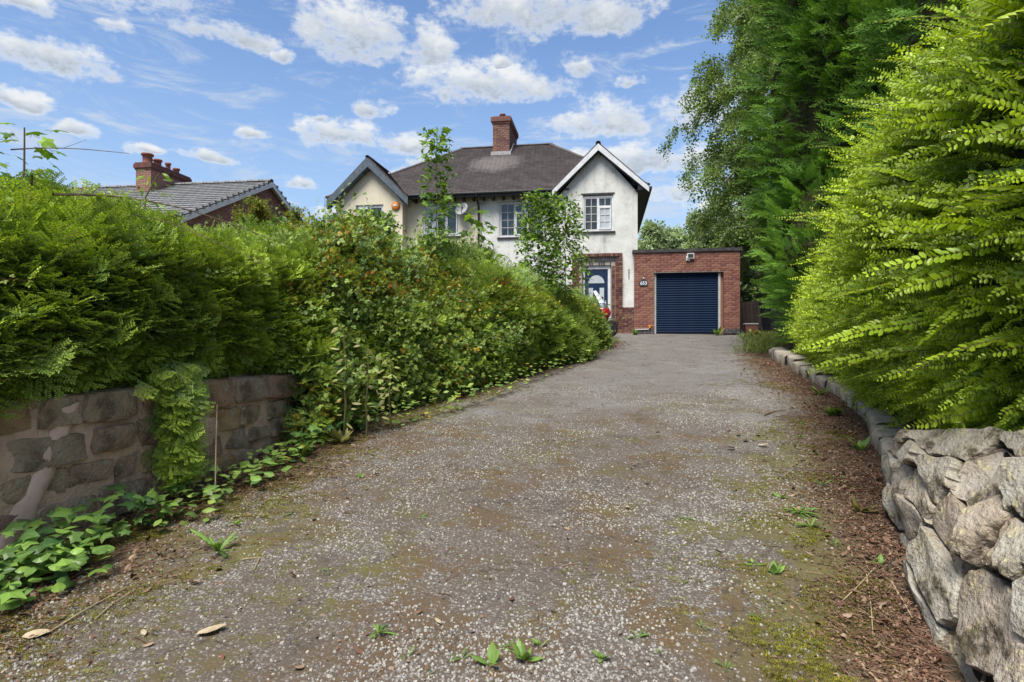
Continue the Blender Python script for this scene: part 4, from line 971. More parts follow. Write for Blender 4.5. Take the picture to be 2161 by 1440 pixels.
# porch surround : three stepped orders
porch = B()
porch.box(-2.20, -1.86, -.06, .14, 0, 2.74); porch.box(-.88, -.50, -.03, .14, 0, 2.74); porch.box(-1.86, -.88, -.02, .14, 2.34, 2.74)
porch = tag(porch.build('porch', M['mortar'], house), 'stepped brown brick door surround')
h = .064; ck = .0745
for c in range(3):                                   # right jamb, headers in three columns stepping back
    x0 = -.62 - c * .122; y0 = -.11 + c * .035; n = 35 - c * 2
    for i in range(n): put_brick(x0, y0, .01 + i * ck, .108, h, .10, 'dark_brick', porch)
for c in range(3):                                   # soldier courses
    zt = 2.745 - c * .145; y0 = -.11 + c * .045; xa = -2.19 + c * .122; xb = -.51 - c * .122; n = int((xb - xa) / .076)
    for i in range(n): put_brick(xa + i * (xb - xa) / n, y0, zt - .118, .064, .112, .10, 'dark_brick' if c == 0 else 'blue_brick', porch)
jb = B()
for c in range(3):
    for i in range(35 - c * 2): jb.cbox(-2.19 + c * .122, -2.19 + c * .122 + .108, -.11 + c * .035, 0, .01 + i * ck, .01 + i * ck + h)
o = jb.build('left_jamb_bricks', M['dark_brick'], porch); o['kind'] = 'stuff'; o.name = 'jamb_bricks'
# plinth bricks beside the porch
pb = B(); pb.box(-.50, 0.0, -.022, -.001, 0, .905); pl = pb.build('plinth', M['mortar'], house)
for i in range(12):
    xs = [-.495, -.27, -.045] if i % 2 else [-.495, -.385, -.16]
    ws = {0: .215, 1: .215, 2: .045} if i % 2 else {0: .10, 1: .215, 2: .155}
    for k, x in enumerate(xs): put_brick(x, -.034, .01 + i * ck, ws[k], h, .02, 'dark_brick', pl)
# door
b = B(); b.box(-1.86, -.90, .05, .13, 2.22, 2.34); b.box(-1.86, -1.77, .05, .13, 0, 2.22); b.box(-.99, -.90, .05, .13, 0, 2.22); b.build('door_frame', M['white_paint'], house)
b = B(); b.box(-1.77, -.99, .075, .12, .03, 2.22); door = b.build('door', M['navy'], house); tag(door, 'navy blue front door with a half round light')
b = B(); arc = [(-1.38 + .27 * math.cos(math.pi * k / 12), 1.74 + .27 * math.sin(math.pi * k / 12)) for k in range(13)]; b.prism(arc, 1, .066, .074)
b.build('fanlight', M['frosted'], door)
for x0 in (-1.64, -1.27):
    b = B(); b.box(x0, x0 + .15, .066, .074, .85, 1.58); b.build('door_pane', M['frosted'], door)
    b = B(); b.box(x0 - .02, x0 + .17, .068, .074, .2, .7); b.build('door_panel', M['navy'], door)
b = B(); b.tube([(-1.06, .075, 1.05), (-1.06, .03, 1.05), (-1.17, .03, 1.05)], .011, 6); b.box(-1.085, -1.045, .066, .074, .95, 1.15); b.build('handle', M['chrome'], door)
b = B(); b.box(-1.95, -.7, -.35, .05, .0, .10); b.build('doorstep', M['mortar'], house)

# chimney
cb = B(); cb.box(-5.60, -4.93, 3.3, 5.3, 7.0, 8.62); chim = cb.build('chimney', M['mortar'], house)
for i in range(17):
    z = 7.36 + i * ck; off = 0 if i % 2 else -.11
    x = -5.605
    for w in ([.215, .215, .215] if i % 2 else [.10, .215, .215, .10]):
        w2 = min(w, -4.925 - x)
        if w2 > .03: put_brick(x, 3.288, z, w2, h, .02, 'chimney_brick', chim)
        x += w + .012
sb = B()
for i in range(17):
    z = 7.36 + i * ck; y = 3.3 + (0 if i % 2 else .11)
    while y < 5.28: sb.box(-4.935, -4.920, y, min(y + .215, 5.3), z, z + h); y += .227
sb.build('side_bricks', M['chimney_brick'], chim)['kind'] = 'stuff'
b = B(); b.box(-5.64, -4.89, 3.26, 5.34, 8.60, 8.68); b.box(-5.68, -4.85, 3.22, 5.38, 8.68, 8.86); b.box(-5.62, -4.91, 3.28, 5.32, 8.86, 8.90); b.build('chimney_cap', M['chimney_brick'], chim)
for y in (3.75, 4.5): b = B(); b.lathe([(.13, 0), (.11, .05), (.10, .2), (.13, .22), (.13, .26), (.09, .26), (.09, .05)], 12, c=(-5.28, y, 8.88)); b.build('chimney_pot', M['terracotta'], chim, True)
b = B(); b.box(-5.68, -4.85, 3.24, 3.27, 7.30, 7.46); b.prism([(3.27, 7.30), (3.27, 7.46), (4.1, 8.05), (4.1, 7.90)], 0, -4.885, -4.85); b.build('flashing', M['lead'], chim)

# ------------------------------------------------------------------ garage
gx = hworld(-.12, -.30, 0)
garage = thing('brick_garage', 'flat roofed red brick garage with a navy roller door', 'garage', gx, HR_)
GW, GH = 3.36, 2.72; O0, O1, OZ = .64, 2.86, 2.02
b = B(); b.box(0, O0, .012, .22, 0, GH); b.box(O1, GW, .012, .22, 0, GH); b.box(O0, O1, .012, .22, OZ, GH)
b.box(GW - .2, GW - .012, .22, 5.6, 0, GH); b.box(0.0, .2, .22, 5.6, 0, GH); b.box(.2, GW - .2, 5.4, 5.6, 0, GH); b.build('wall', M['mortar'], garage)
bw, pitch = .215, .2275
cands = []
for i in range(36):
    z = .01 + i * .0755; x = .0 if i % 2 else -.114
    while x < GW - .02:
        a, c = max(x, 0), min(x + bw, GW)
        zz = z + h
        if c - a > .03:
            if zz < OZ + .02:
                if a < O0 < c: cands.append((a, O0 - a, z)) if O0 - a > .03 else None
                elif a < O1 < c: cands.append((O1, c - O1, z)) if c - O1 > .03 else None
                elif c <= O0 or a >= O1: cands.append((a, c - a, z))
            elif z < OZ < zz: cands.append((a, c - a, z)) if (c <= O0 or a >= O1) else None
            else: cands.append((a, c - a, z))
        x += pitch
cands.sort(key=lambda c: -c[1]); rest = B()
for k, (x, w, z) in enumerate(cands):
    mt = 'blue_brick' if z < .12 else 'red_brick'
    if k < 298: put_brick(x, 0, z, w, h, .03, mt, garage)
    elif mt == 'red_brick': rest.cbox(x, x + w, .0, .03, z, z + h)
o = rest.build('cut_bricks', M['red_brick'], garage); o['kind'] = 'stuff'
sd = B()
for i in range(36):
    z = .01 + i * .0755; y = .0 if i % 2 else .11
    while y < 5.5: sd.box(GW - .014, GW, y + .035, min(y + .215, 5.6), z, z + h); y += .2275
    if z + h < OZ: sd.box(O1 - .006, O1 + .001, .035, .10, z, z + h); sd.box(O1 - .006, O1 + .001, .11, .20, z, z + h)
o = sd.build('side_bricks', M['red_brick'], garage); o['kind'] = 'stuff'
b = B(); b.box(O0 + .002, O0 + .075, .10, .18, 0, OZ - .02); b.build('door_guide', M['alu'], garage)
b = B(); b.box(O1 - .16, O1 - .09, .10, .18, 0, OZ - .02); b.build('door_guide', M['alu'], garage)
b = B(); b.box(O1 - .09, O1 - .008, .16, .20, 0, OZ - .01); b.build('door_jamb', M['red_brick'], garage)
b = B(); b.box(O0 + .01, O1 - .01, .17, .19, 0, OZ); door_g = b.build('roller_door', M['navy'], garage); tag(door_g, 'navy roller door')
slat = B(); L0, L1 = O0 + .076, O1 - .162; pr = [(.0, 0.0), (-.006, .006), (-.016, .020), (-.019, .038), (-.016, .056), (-.006, .070), (.0, .074)]
sv = []
for x in (0, L1 - L0): sv += [(x, .165 + p[0], p[1]) for p in pr]
slat.add(sv, [(j, j + 7, j + 8, j + 1) for j in range(6)]); slat.f = [tuple(reversed(f)) for f in slat.f]; sme = slat.mesh('slat', M['slat'], True)
for i in range(26): link(bpy.data.objects.new('slat', sme), door_g, (L0, 0, .03 + i * .0765))
b = B(); b.box(L0, L1, .140, .168, 0.005, .03); b.build('bottom_rail', M['black_paint'], door_g)
b = B(); b.box(-.06, GW + .05, -.05, -.012, GH - .03, GH + .07); b.box(-.06, GW + .05, -.012, 5.65, GH + .0, GH + .065); b.box(GW + .012, GW + .05, -.012, 5.65, GH - .09, GH); b.build('roof', M['felt'], garage)
tag(garage.children[-1], 'flat felt roof with a dark fascia')
# white bits on the garage wall
b = B(); b.tube([(.02, -.02, .14), (.46, -.02, .15), (.50, -.02, .22)], .014, 6); b.build('pipe', M['white_paint'], garage)
b = B(); b.tube([(.50, -.03, .19), (.50, -.03, .29)], .035, 8); b.tube([(.44, -.03, .27), (.56, -.03, .27)], .016, 6); b.build('tap', M['orange'], garage)

# things fixed on the buildings
def gl(u, v, z): return hworld(-.12 + u, -.30 + v, z)
t = thing('flood_light', 'small white security floodlight under the garage roof edge', 'light', gl(1.80, -.02, 2.53), HR_)
b = B(); b.box(-.11, .11, -.08, .0, -.07, .10); b.build('housing', M['white_paint'], t)
b = B(); b.box(-.085, .085, -.088, -.081, -.045, .075); b.build('lens', M['glass'], t)
b = B(); b.box(-.14, -.115, -.05, .01, -.13, .02); b.box(-.115, -.02, -.05, .01, -.13, -.105); b.build('bracket', M['white_paint'], t)
t = thing('house_number_sign', 'small dark arched house number plaque left of the garage door', 'sign', gl(.30, -.004, 1.68), HR_)
b = B(); b.prism([(-.13, -.09), (.13, -.09), (.15, -.02), (.13, .05), (.07, .10), (0, .13), (-.07, .10), (-.13, .05), (-.15, -.02)], 1, -.022, -.004); b.build('plate', M['slate_plaque'], t)
def add_text(body, size, mat, parent, loc, rot):
    cu = bpy.data.curves.new('digits', 'FONT'); cu.body = body; cu.size = size; cu.extrude = .002; cu.align_x = 'CENTER'; cu.align_y = 'CENTER'; cu.offset = .004
    tmp = bpy.data.objects.new('digits', cu); COL.objects.link(tmp); dg = bpy.context.evaluated_depsgraph_get()
    me = bpy.data.meshes.new_from_object(tmp.evaluated_get(dg)); bpy.data.objects.remove(tmp); me.materials.clear(); me.materials.append(mat)
    o = link(bpy.data.objects.new('digits', me), parent, loc); o.rotation_euler = rot; return o
add_text('653', .15, M['white_paint'], t, (0, -.026, -.005), (R(90), 0, 0))
b = B(); b.lathe([(.0, -.03), (.02, -.026), (.026, -.01), (.026, 0)], 10, 'y', (0, 0, .165)); b.build('stud', M['white_paint'], t, True)
t = thing('alarm_box', 'round orange burglar alarm box high on the cream gable', 'alarm', hworld(-8.53, -.01, 4.62), HR_)
b = B(); b.lathe([(0, -.08), (.10, -.075), (.15, -.05), (.165, 0)], 18, 'y'); b.build('cover', M['orange'], t, True)
b = B(); b.box(-.07, .07, -.09, -.081, -.02, .045); b.build('badge', M['white_paint'], t)
t = thing('satellite_dish', 'grey satellite dish on the cream wall right of its window', 'dish', hworld(-6.02, .38, 4.45), HR_)
b = B(); b.lathe([(0, .05), (.10, .04), (.20, .01), (.27, -.03), (.272, -.035), (.20, 0.0), (.10, .03), (0, .04)], 24, 'y'); o = b.build('dish', M['dishgrey'], t, True); o.location = (-.1, -.25, 0); o.rotation_euler = (R(-18), 0, R(-25)); o.scale = (1, 1, .86)
b = B(); b.tube([(-.1, -.22, -.2), (-.02, -.62, -.16), (.0, -.62, -.05)], .012, 6); b.lathe([(.0, 0), (.03, 0), (.03, .07), (0, .07)], 8, c=(0, -.62, -.07)); b.build('arm', M['black_paint'], t)
b = B(); b.tube([(-.1, -.2, 0), (.0, -.05, -.1), (.06, .05, -.22)], .018, 6); b.box(.0, .12, .03, .06, -.3, -.12); b.build('mount', M['dishgrey'], t)

# ------------------------------------------------------------------ neighbour house on the left
NZ = 1.2
nb = thing('neighbour_house', 'red brick house with a grey tiled roof and white verge beyond the left hedge', 'house', (-8.9, 22.0, NZ), R(-8))
RH, EH, HD = 6.23, 4.05, 4.6
b = B(); course_roof(b, (-10, -HD - .25, EH - .1), (0, -HD - .25, EH - .1), (-10, 0, RH), (0, 0, RH), 16, .035); course_roof(b, (0, HD + .25, EH - .1), (-10, HD + .25, EH - .1), (0, 0, RH), (-10, 0, RH), 16, .035)
b.add([(-10, -HD, EH - .12), (0, -HD, EH - .12), (0, 0, RH - .05), (-10, 0, RH - .05)], [(3, 2, 1, 0)]); b.add([(-10, HD, EH - .12), (0, HD, EH - .12), (0, 0, RH - .05), (-10, 0, RH - .05)], [(0, 1, 2, 3)])
b.build('roof', M['slates'], nb, attr='row')
def brickwall(name):
    m, nt = new_mat(name); tc = nd(nt, 'ShaderNodeTexCoord').outputs['Object']; s = nd(nt, 'ShaderNodeSeparateXYZ', {0: tc})
    vec = nd(nt, 'ShaderNodeCombineXYZ', {0: mth(nt, 'ADD', s.outputs[0], s.outputs[1]), 1: s.outputs[2], 2: 0.0}).outputs[0]
    bt = nd(nt, 'ShaderNodeTexBrick', {'Vector': vec, 'Color1': (.25, .11, .085, 1), 'Color2': (.18, .08, .065, 1), 'Mortar': (.36, .30, .25, 1), 'Scale': 1.0, 'Mortar Size': .006, 'Brick Width': .2275, 'Row Height': .0755})
    b = nd(nt, 'ShaderNodeBsdfPrincipled', {'Base Color': bt.outputs['Color'], 'Roughness': .9, 'Specular IOR Level': .1})
    bn = nd(nt, 'ShaderNodeBump', {'Strength': .5, 'Distance': .01, 'Height': mth(nt, 'SUBTRACT', 1.0, bt.outputs['Fac'])}); nt.links.new(bn.outputs[0], b.inputs['Normal'])
    finish(nt, b.outputs[0]); return m
M['far_brick'] = brickwall('far_brick_wall')
b = B(); b.prism([(-HD + .1, 0), (HD - .1, 0), (HD - .1, EH - .05), (0, RH - .12), (-HD + .1, EH - .05)], 0, -.35, -.2); b.box(-10, -.35, -HD + .1, HD - .1, 0, EH - .1); b.build('wall', M['far_brick'], nb)
for s in (-1, 1):
    b = B(); b.prism([(s * (HD + .25), EH - .13), (0, RH - .03), (0, RH - .21), (s * (HD + .25), EH - .31)], 0, -.02, .012); b.prism([(s * (HD + .2), EH - .15), (0, RH - .07), (0, RH - .10), (s * (HD + .2), EH - .18)], 0, -.2, -.02)
    b.build('verge_board', M['white_paint'], nb)
    b = B()
    for i in range(16):
        t0 = i / 16; y = s * (HD + .25) * (1 - t0); z = EH - .1 + (RH - EH + .1) * t0; b.box(-.06, .03, y - .07, y + .07, z - .03, z + .06)
    b.build('verge_tiles', M['slates'], nb)['kind'] = 'stuff'
tm2 = tile_mesh(.44, .12); tm2.materials.clear(); tm2.materials.append(M['slates'])
ridge_line((-9.9, 0, RH), (0, 0, RH), tm2, nb, .44)
cb = B(); cb.box(-4.60, -4.0, -1.2, .85, 5.2, 6.75); ch2 = cb.build('chimney', M['far_brick'], nb)
b = B(); b.box(-4.63, -3.97, -1.23, .88, 6.50, 6.56); b.box(-4.66, -3.94, -1.26, .91, 6.56, 6.70); b.box(-4.63, -3.97, -1.23, .88, 6.70, 6.76); b.build('chimney_cap', M['chimney_brick'], ch2)
for k, y in enumerate((-1.0, -.5, .05, .5)):
    r = [.19, .15, .10, .12][k]; hh = [.36, .30, .34, .26][k]
    b = B(); b.lathe([(r * .95, 0), (r * .85, .05), (r * .85, hh - .08), (r * 1.1, hh - .06), (r * 1.1, hh), (r * .7, hh), (r * .7, .1)], 12, c=(-4.3, y, 6.76)); b.build('chimney_pot', M['terracotta'], ch2, True)

# ------------------------------------------------------------------ fence, bin, planter, scooter
fw = hworld(3.30, .9, 0)
fence = thing('timber_fence', 'dark close boarded timber fence between the garage and the conifers', 'fence', fw, HR_ + R(2))
for i in range(22):
    b = B(); hh = 1.06 + i * .016 + rnd.uniform(-.01, .01); b.box(0, .122, rnd.uniform(-.006, .006), .02, .0, hh); b.build('board', M['fence'], fence, loc=(i * .128, 0, 0))
b = B(); b.box(0, 2.8, .025, .07, .25, .33); b.box(0, 2.8, .025, .07, .85, .93); b.build('rail', M['fence'], fence)
t = thing('wheelie_bin', 'black wheelie bin standing against the dark fence', 'bin', hworld(4.30, -.05, 0), HR_ + R(14))
b = B(); v = []
for (z, a, d) in ((.08, .20, .24), (.9, .27, .32), (.93, .29, .34), (.97, .29, .34)):
    v += [(-a, -d, z), (a, -d, z), (a, d, z), (-a, d, z)]
b.add(v, [(i * 4 + j, i * 4 + (j + 1) % 4, (i + 1) * 4 + (j + 1) % 4, (i + 1) * 4 + j) for i in range(3) for j in range(4)] + [(0, 3, 2, 1), (12, 13, 14, 15)]); b.build('body', M['bin'], t)
b = B(); b.prism([(-.38, .965), (-.36, .99), (0, 1.04), (.34, 1.03), (.36, .98)], 0, -.30, .30); b.build('lid', M['bin'], t)
b = B(); b.tube([(-.26, .40, .98), (.26, .40, .98)], .018, 8); b.tube([(-.22, .32, .96), (-.22, .40, .98)], .015, 6); b.tube([(.22, .32, .96), (.22, .40, .98)], .015, 6); b.build('handle', M['bin'], t)
for s in (-1, 1): b = B(); b.lathe([(0, -.03), (.10, -.03), (.10, .03), (0, .03)], 14, 'x', (s * .26, .26, .10)); b.build('wheel', M['rubber'], t)
t = thing('planter', 'brown plastic trough planter beside the garage corner', 'planter', hworld(3.58, -.22, 0), HR_)
b = B(); b.prism([(-.15, 0), (.15, 0), (.19, .30), (-.19, .30)], 1, -.13, .13); b.build('trough', M['pot'], t)
b = B(); b.box(-.21, .21, -.15, .15, .30, .335); b.build('rim', M['dishgrey'], t)

def scooter():
    loc = (2.44, 18.2, float(G(2.44, 18.2)) + .02)
    t = thing('motor_scooter', 'red and black motor scooter with a white windscreen half hidden by the hedge', 'scooter', loc, R(-28)); t.scale = (.93, .93, .93)
    # local +x is forward; front wheel at x=.55
    for x in (.62, -.68):
        b = B(); b.lathe([(.17, -.04), (.20, -.055), (.25, -.06), (.28, -.03), (.285, 0), (.28, .03), (.25, .06), (.20, .055), (.17, .04)], 24, 'y', (x, 0, .285)); w = b.build('wheel', M['rubber'], t, True)
        b = B(); b.lathe([(.03, -.05), (.06, -.03), (.15, -.02), (.175, -.045), (.175, .045), (.15, .02), (.06, .03), (.03, .05)], 20, 'y', (x, 0, .285)); b.build('rim', M['black_paint'], w, True)
    def shell(name, mat, prof, half, sm=True):
        """side profile (x,z,halfwidth factor) lofted into a rounded shell"""
        b = B(); v = []; n = len(prof[0]); k = 9
        for (x0, z0, x1, z1, w) in prof[0]:
            for j in range(k):
                a = math.pi * (j / (k - 1)); yy = math.cos(a) * half * w; tt = math.sin(a)
                v.append((x0 + (x1 - x0) * tt, yy, z0 + (z1 - z0) * tt))
        b.add(v, [(i * k + j, i * k + j + 1, (i + 1) * k + j + 1, (i + 1) * k + j) for i in range(n - 1) for j in range(k - 1)])
        return b.build(name, M[mat], t, sm)
    shell('windscreen', 'white_paint', [[(.10, 1.52, .16, 1.55, .45), (.18, 1.40, .26, 1.42, .75), (.28, 1.22, .38, 1.25, .9), (.34, 1.12, .46, 1.14, 1.0)]], .19)
    shell('headlamp', 'chrome', [[(.34, 1.12, .47, 1.13, 1.0), (.36, 1.02, .56, 1.03, 1.1), (.36, .93, .60, .95, 1.0)]], .16)
    shell('front_cowl', 'red_gloss', [[(.34, .96, .60, .96, .9), (.36, .84, .66, .84, 1.15), (.36, .72, .64, .70, 1.0), (.36, .60, .56, .60, .6)]], .20)
    shell('leg_shield', 'black_paint', [[(.22, 1.05, .40, 1.05, .8), (.24, .75, .42, .75, 1.2), (.22, .40, .40, .40, 1.2), (.12, .24, .30, .26, 1.0)]], .24)
    b = B(); prof = []
    for j in range(9):
        a = R(20 + 130 * j / 8); prof.append((.62 + .33 * math.cos(a), .285 + .33 * math.sin(a)))
    v = []
    for (x, z) in prof: v += [(x, -.09, z - .02), (x, -.05, z + .012), (x, .05, z + .012), (x, .09, z - .02)]
    b.add(v, [(i * 4 + j, i * 4 + j + 1, (i + 1) * 4 + j + 1, (i + 1) * 4 + j) for i in range(8) for j in range(3)]); b.build('mudguard', M['black_paint'], t, True)
    b = B(); [b.tube([(.62, s * .08, .285), (.50, s * .08, .62), (.42, s * .07, .85)], .022, 8) for s in (-1, 1)]; b.build('fork', M['chrome'], t)
    b = B(); b.tube([(.20, -.34, 1.16), (.26, -.15, 1.12), (.30, 0, 1.10), (.26, .15, 1.12), (.20, .34, 1.16)], .014, 8); b.build('handlebar', M['black_paint'], t)
    for s in (-1, 1):
        b = B(); b.tube([(.22, s * .22, 1.12), (.26, s * .30, 1.28)], .008, 6); b.box(.24, .27, s * .34 - .07, s * .34 + .07, 1.26, 1.36); b.build('mirror', M['black_paint'], t)
    shell('seat', 'black_paint', [[(-.78, .80, -.78, .84, .6), (-.60, .78, -.60, .88, 1.0), (-.25, .74, -.25, .84, 1.0), (-.02, .70, -.02, .78, .7)]], .15)
    shell('body', 'red_gloss', [[(-.85, .66, -.85, .80, .4), (-.60, .50, -.60, .79, 1.0), (-.25, .36, -.25, .75, 1.0), (.0, .30, .0, .70, .8)]], .19)
    b = B(); b.box(-.1, .36, -.17, .17, .22, .30); b.build('footboard', M['black_paint'], t)
    b = B(); b.box(-.72, -.2, -.10, .10, .20, .42); b.build('engine', M['chrome'], t)
scooter()

# ------------------------------------------------------------------ hedges
rs = np.random.RandomState(3)
class Hedge:
    """rounded hedge body along a face line; q runs from the foot of the face over the top"""
    def __init__(s, poly, zb, zt, depth, amp, freq, seed, side=1, p=0.62, q0=-0.42, q1=0.85, lean=0.0):
        s.pl = np.array(poly, float); s.cum = np.concatenate([[0], np.cumsum(np.hypot(*np.diff(s.pl, axis=0).T))]); s.L = s.cum[-1]
        s.t = s.cum / s.L; s.zb = np.array(zb, float); s.zt = np.array(zt, float); s.depth = depth; s.amp = amp; s.freq = freq; s.seed = seed; s.side = side; s.p = p; s.q0 = q0; s.q1 = q1; s.lean = lean
    def at(s, u, q):
        x = np.interp(u, s.t, s.pl[:, 0]); y = np.interp(u, s.t, s.pl[:, 1]); e = .04
        dx = np.interp(np.clip(u + e, 0, 1), s.t, s.pl[:, 0]) - np.interp(np.clip(u - e, 0, 1), s.t, s.pl[:, 0]); dy = np.interp(np.clip(u + e, 0, 1), s.t, s.pl[:, 1]) - np.interp(np.clip(u - e, 0, 1), s.t, s.pl[:, 1])
        l = np.hypot(dx, dy); nx, ny = dy / l * s.side, -dx / l * s.side
        zb = np.interp(u, s.t, s.zb); zt = np.interp(u, s.t, s.zt)
        endf = (1 - np.abs(2 * u - 1) ** 9) ** .5
        a = q * math.pi / 1.0; c, sn = np.cos(a), np.sin(a)
        c = np.sign(c) * np.abs(c) ** s.p; sn = np.sign(sn) * np.abs(sn) ** s.p
        hd = s.depth / 2 * (.35 + .65 * endf); zc = (zb + zt) / 2; hh = (zt - zb) / 2 * (.55 + .45 * endf); off0 = -s.lean * np.clip(.5 + .5 * sn, 0, 1)
        off = -s.depth / 2 + c * hd + off0
        P = np.stack([x + nx * off, y + ny * off, zc - (zt - zb) / 2 * (1 - (.55 + .45 * endf)) + sn * hh], 1)
        N = np.stack([nx * np.cos(a), ny * np.cos(a), np.sin(a)], 1)
        return P, N
    def disp(s, P, N, extra=0.0):
        d = s.amp * (fbm(P, s.freq, s.seed, 3) * 1.9) + extra; return P + N * d[:, None]
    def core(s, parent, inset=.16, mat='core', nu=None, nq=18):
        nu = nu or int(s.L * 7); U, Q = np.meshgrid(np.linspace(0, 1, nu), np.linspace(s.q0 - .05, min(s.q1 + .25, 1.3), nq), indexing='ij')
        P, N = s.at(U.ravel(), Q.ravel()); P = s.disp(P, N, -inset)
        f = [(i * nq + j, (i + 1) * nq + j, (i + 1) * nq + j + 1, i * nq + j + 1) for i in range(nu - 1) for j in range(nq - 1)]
        me = bpy.data.meshes.new('shaded_core'); me.from_pydata(P.tolist(), [], f); me.materials.append(M[mat])
        o = link(bpy.data.objects.new('shaded_core', me), parent); o['kind'] = 'stuff'; return o  # dark sheet behind the leaves, shade put into its colour
    def leaves(s, parent, n, protos, wn=1.0, bias=(0, 0, 0), rand=.5, up=(0, 0, 1), uprand=.5, scl=(.8, 1.2), deep=.12, out=0.0, name='foliage', q0=None, q1=None, mask=None, seed=0, u0=0, u1=1):
        r = np.random.RandomState(s.seed * 7 + seed); u = r.uniform(u0, u1, n); q = r.uniform(s.q0 if q0 is None else q0, s.q1 if q1 is None else q1, n)
        P, N = s.at(u, q)
        if mask is not None: k = mask(P, r); P, N, u, q = P[k], N[k], u[k], q[k]; n = len(P)
        P = s.disp(P, N); P = P + N * (out - deep * r.power(1.0, n) * r.uniform(0, 1, n))[:, None]
        D = N * wn + np.array(bias) + r.normal(0, rand, (n, 3)); U = np.array(up) + N * .3 + r.normal(0, uprand, (n, 3))
        return scatter(name, P, frame_euler(D, U), r.uniform(scl[0], scl[1], n), protos, parent, seed=seed)

# left evergreen hedge on the wall
hA = thing('evergreen_hedge', 'dark evergreen hedge spilling over the brown stone wall on the left', 'hedge')
HA = Hedge([(-4.1, .4), (-3.35, 1.9), (-2.78, 3.1), (-2.42, 4.2), (-2.1, 5.6), (-1.85, 6.7), (-1.5, 7.6)], [1.22, 1.24, 1.28, 1.30, 1.28, 1.15, 1.0], [2.06, 2.08, 2.10, 2.14, 2.22, 2.36, 2.5], 1.7, .30, 1.0, 21, lean=.22)
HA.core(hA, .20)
HA.leaves(hA, 17000, PR['lonicera'], .9, (.15, -.15, .05), .45, (0, 0, 1), .35, (.75, 1.25), .22, q0=-.46, q1=.75)
HA.leaves(hA, 700, PR['feather'], .9, (.2, -.2, .25), .45, (0, 0, 1), .4, (.6, .95), .02, .05, seed=12, q0=-.2, q1=.7, name='loose_sprays')
HA.leaves(hA, 2200, PR['lonicera'], .7, (.1, 0, .6), .4, (0, 0, 1), .4, (1.0, 1.5), .05, .05, seed=3, q0=.1, q1=.8, name='top_shoots')
# bramble thicket in the middle
hB = thing('bramble_thicket', 'tangled bramble thicket tumbling down to the drive left of the centre', 'bramble')
HB = Hedge([(-2.1, 5.6), (-1.75, 6.3), (-1.2, 7.1), (-.62, 8.2), (-.1, 9.2), (.35, 10.2)], [.45, .50, .58, .68, .76, .84], [2.25, 2.46, 2.58, 2.66, 2.68, 2.64], 1.9, .40, .85, 33, p=.9, lean=.65)
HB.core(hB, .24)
HB.leaves(hB, 7500, PR['bramble'], .9, (.1, -.15, -.25), .5, (.2, -.5, .9), .45, (.75, 1.25), .25, q0=-.48, q1=.75)
HB.leaves(hB, 5000, PR['lonicera'], .8, (.1, -.1, 0), .5, (0, 0, 1), .4, (.8, 1.4), .18, q0=-.25, q1=.6, name='small_foliage', seed=2, mask=lambda P, r: vnoise(P * .9, 4) > .0)
HB.leaves(hB, 420, PR['bramble'], .5, (.1, 0, .9), .45, (0, -.5, .8), .4, (1.0, 1.7), .05, .08, q0=.2, q1=.75, name='upright_sprays', seed=11)
HB.leaves(hB, 3600, PR['ybramble'], .8, (.1, -.1, .3), .5, (0, 0, 1), .5, (.8, 1.3), .1, .06, q0=.12, q1=.8, name='yellow_foliage', seed=5)
PR['cane'] = [proto(bramble_sprig(120 + i, .85, 15, .055), 'bramble_cane', [M['bramble'], M['red_stem']]) for i in range(3)] + [proto(bramble_sprig(130, .7, 14, .05), 'yellow_cane', [M['yellowgreen'], M['red_stem']])]
HB.leaves(hB, 130, PR['cane'], .9, (.2, -.1, .6), .5, (0, -.5, .8), .4, (.6, 1.15), .05, .0, q0=-.1, q1=.7, name='long_canes', seed=17)
HA.leaves(hA, 60, PR['cane'], .8, (.2, -.1, .6), .5, (0, -.5, .8), .4, (.35, .7), .05, .0, q0=.0, q1=.7, name='long_canes', seed=18)
# feathery hedge beyond
hC = thing('feathery_hedge', 'soft feathery green hedge running up to the front door beyond the brambles', 'hedge')
HC = Hedge([(-.35, 8.9), (.25, 9.9), (.95, 11.4), (1.65, 13.2), (2.25, 15.0), (2.55, 16.3)], [.80, .85, .98, 1.15, 1.30, 1.40], [2.5, 2.56, 2.56, 2.5, 2.25, 1.95], 1.8, .32, .8, 44, p=.8, lean=.4)
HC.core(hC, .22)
HC.leaves(hC, 9000, PR['feather'], .9, (.1, -.25, .1), .4, (0, 0, 1), .4, (.8, 1.3), .22, q0=-.46, q1=.75)
HC.leaves(hC, 3600, PR['bramble'], .9, (.1, -.2, -.1), .5, (0, -.4, .9), .5, (.8, 1.3), .12, .03, q0=-.46, q1=.6, name='bramble_foliage', seed=4, mask=lambda P, r: vnoise(P * .8, 9) > -.05)
HC.leaves(hC, 500, PR['feather'], .5, (.1, 0, .9), .4, (0, -.5, .8), .4, (1.2, 1.9), .05, .1, q0=.2, q1=.75, name='upright_sprays', seed=11)
HC.leaves(hC, 3600, PR['ybramble'], .8, (.1, -.1, .3), .5, (0, 0, 1), .5, (.9, 1.5), .1, .07, q0=.1, q1=.8, name='yellow_foliage', seed=5)
HC.leaves(hC, 90, PR['cane'], .8, (.2, -.1, .7), .5, (0, -.5, .8), .4, (.6, 1.1), .05, .0, q0=.0, q1=.7, name='long_canes', seed=19)
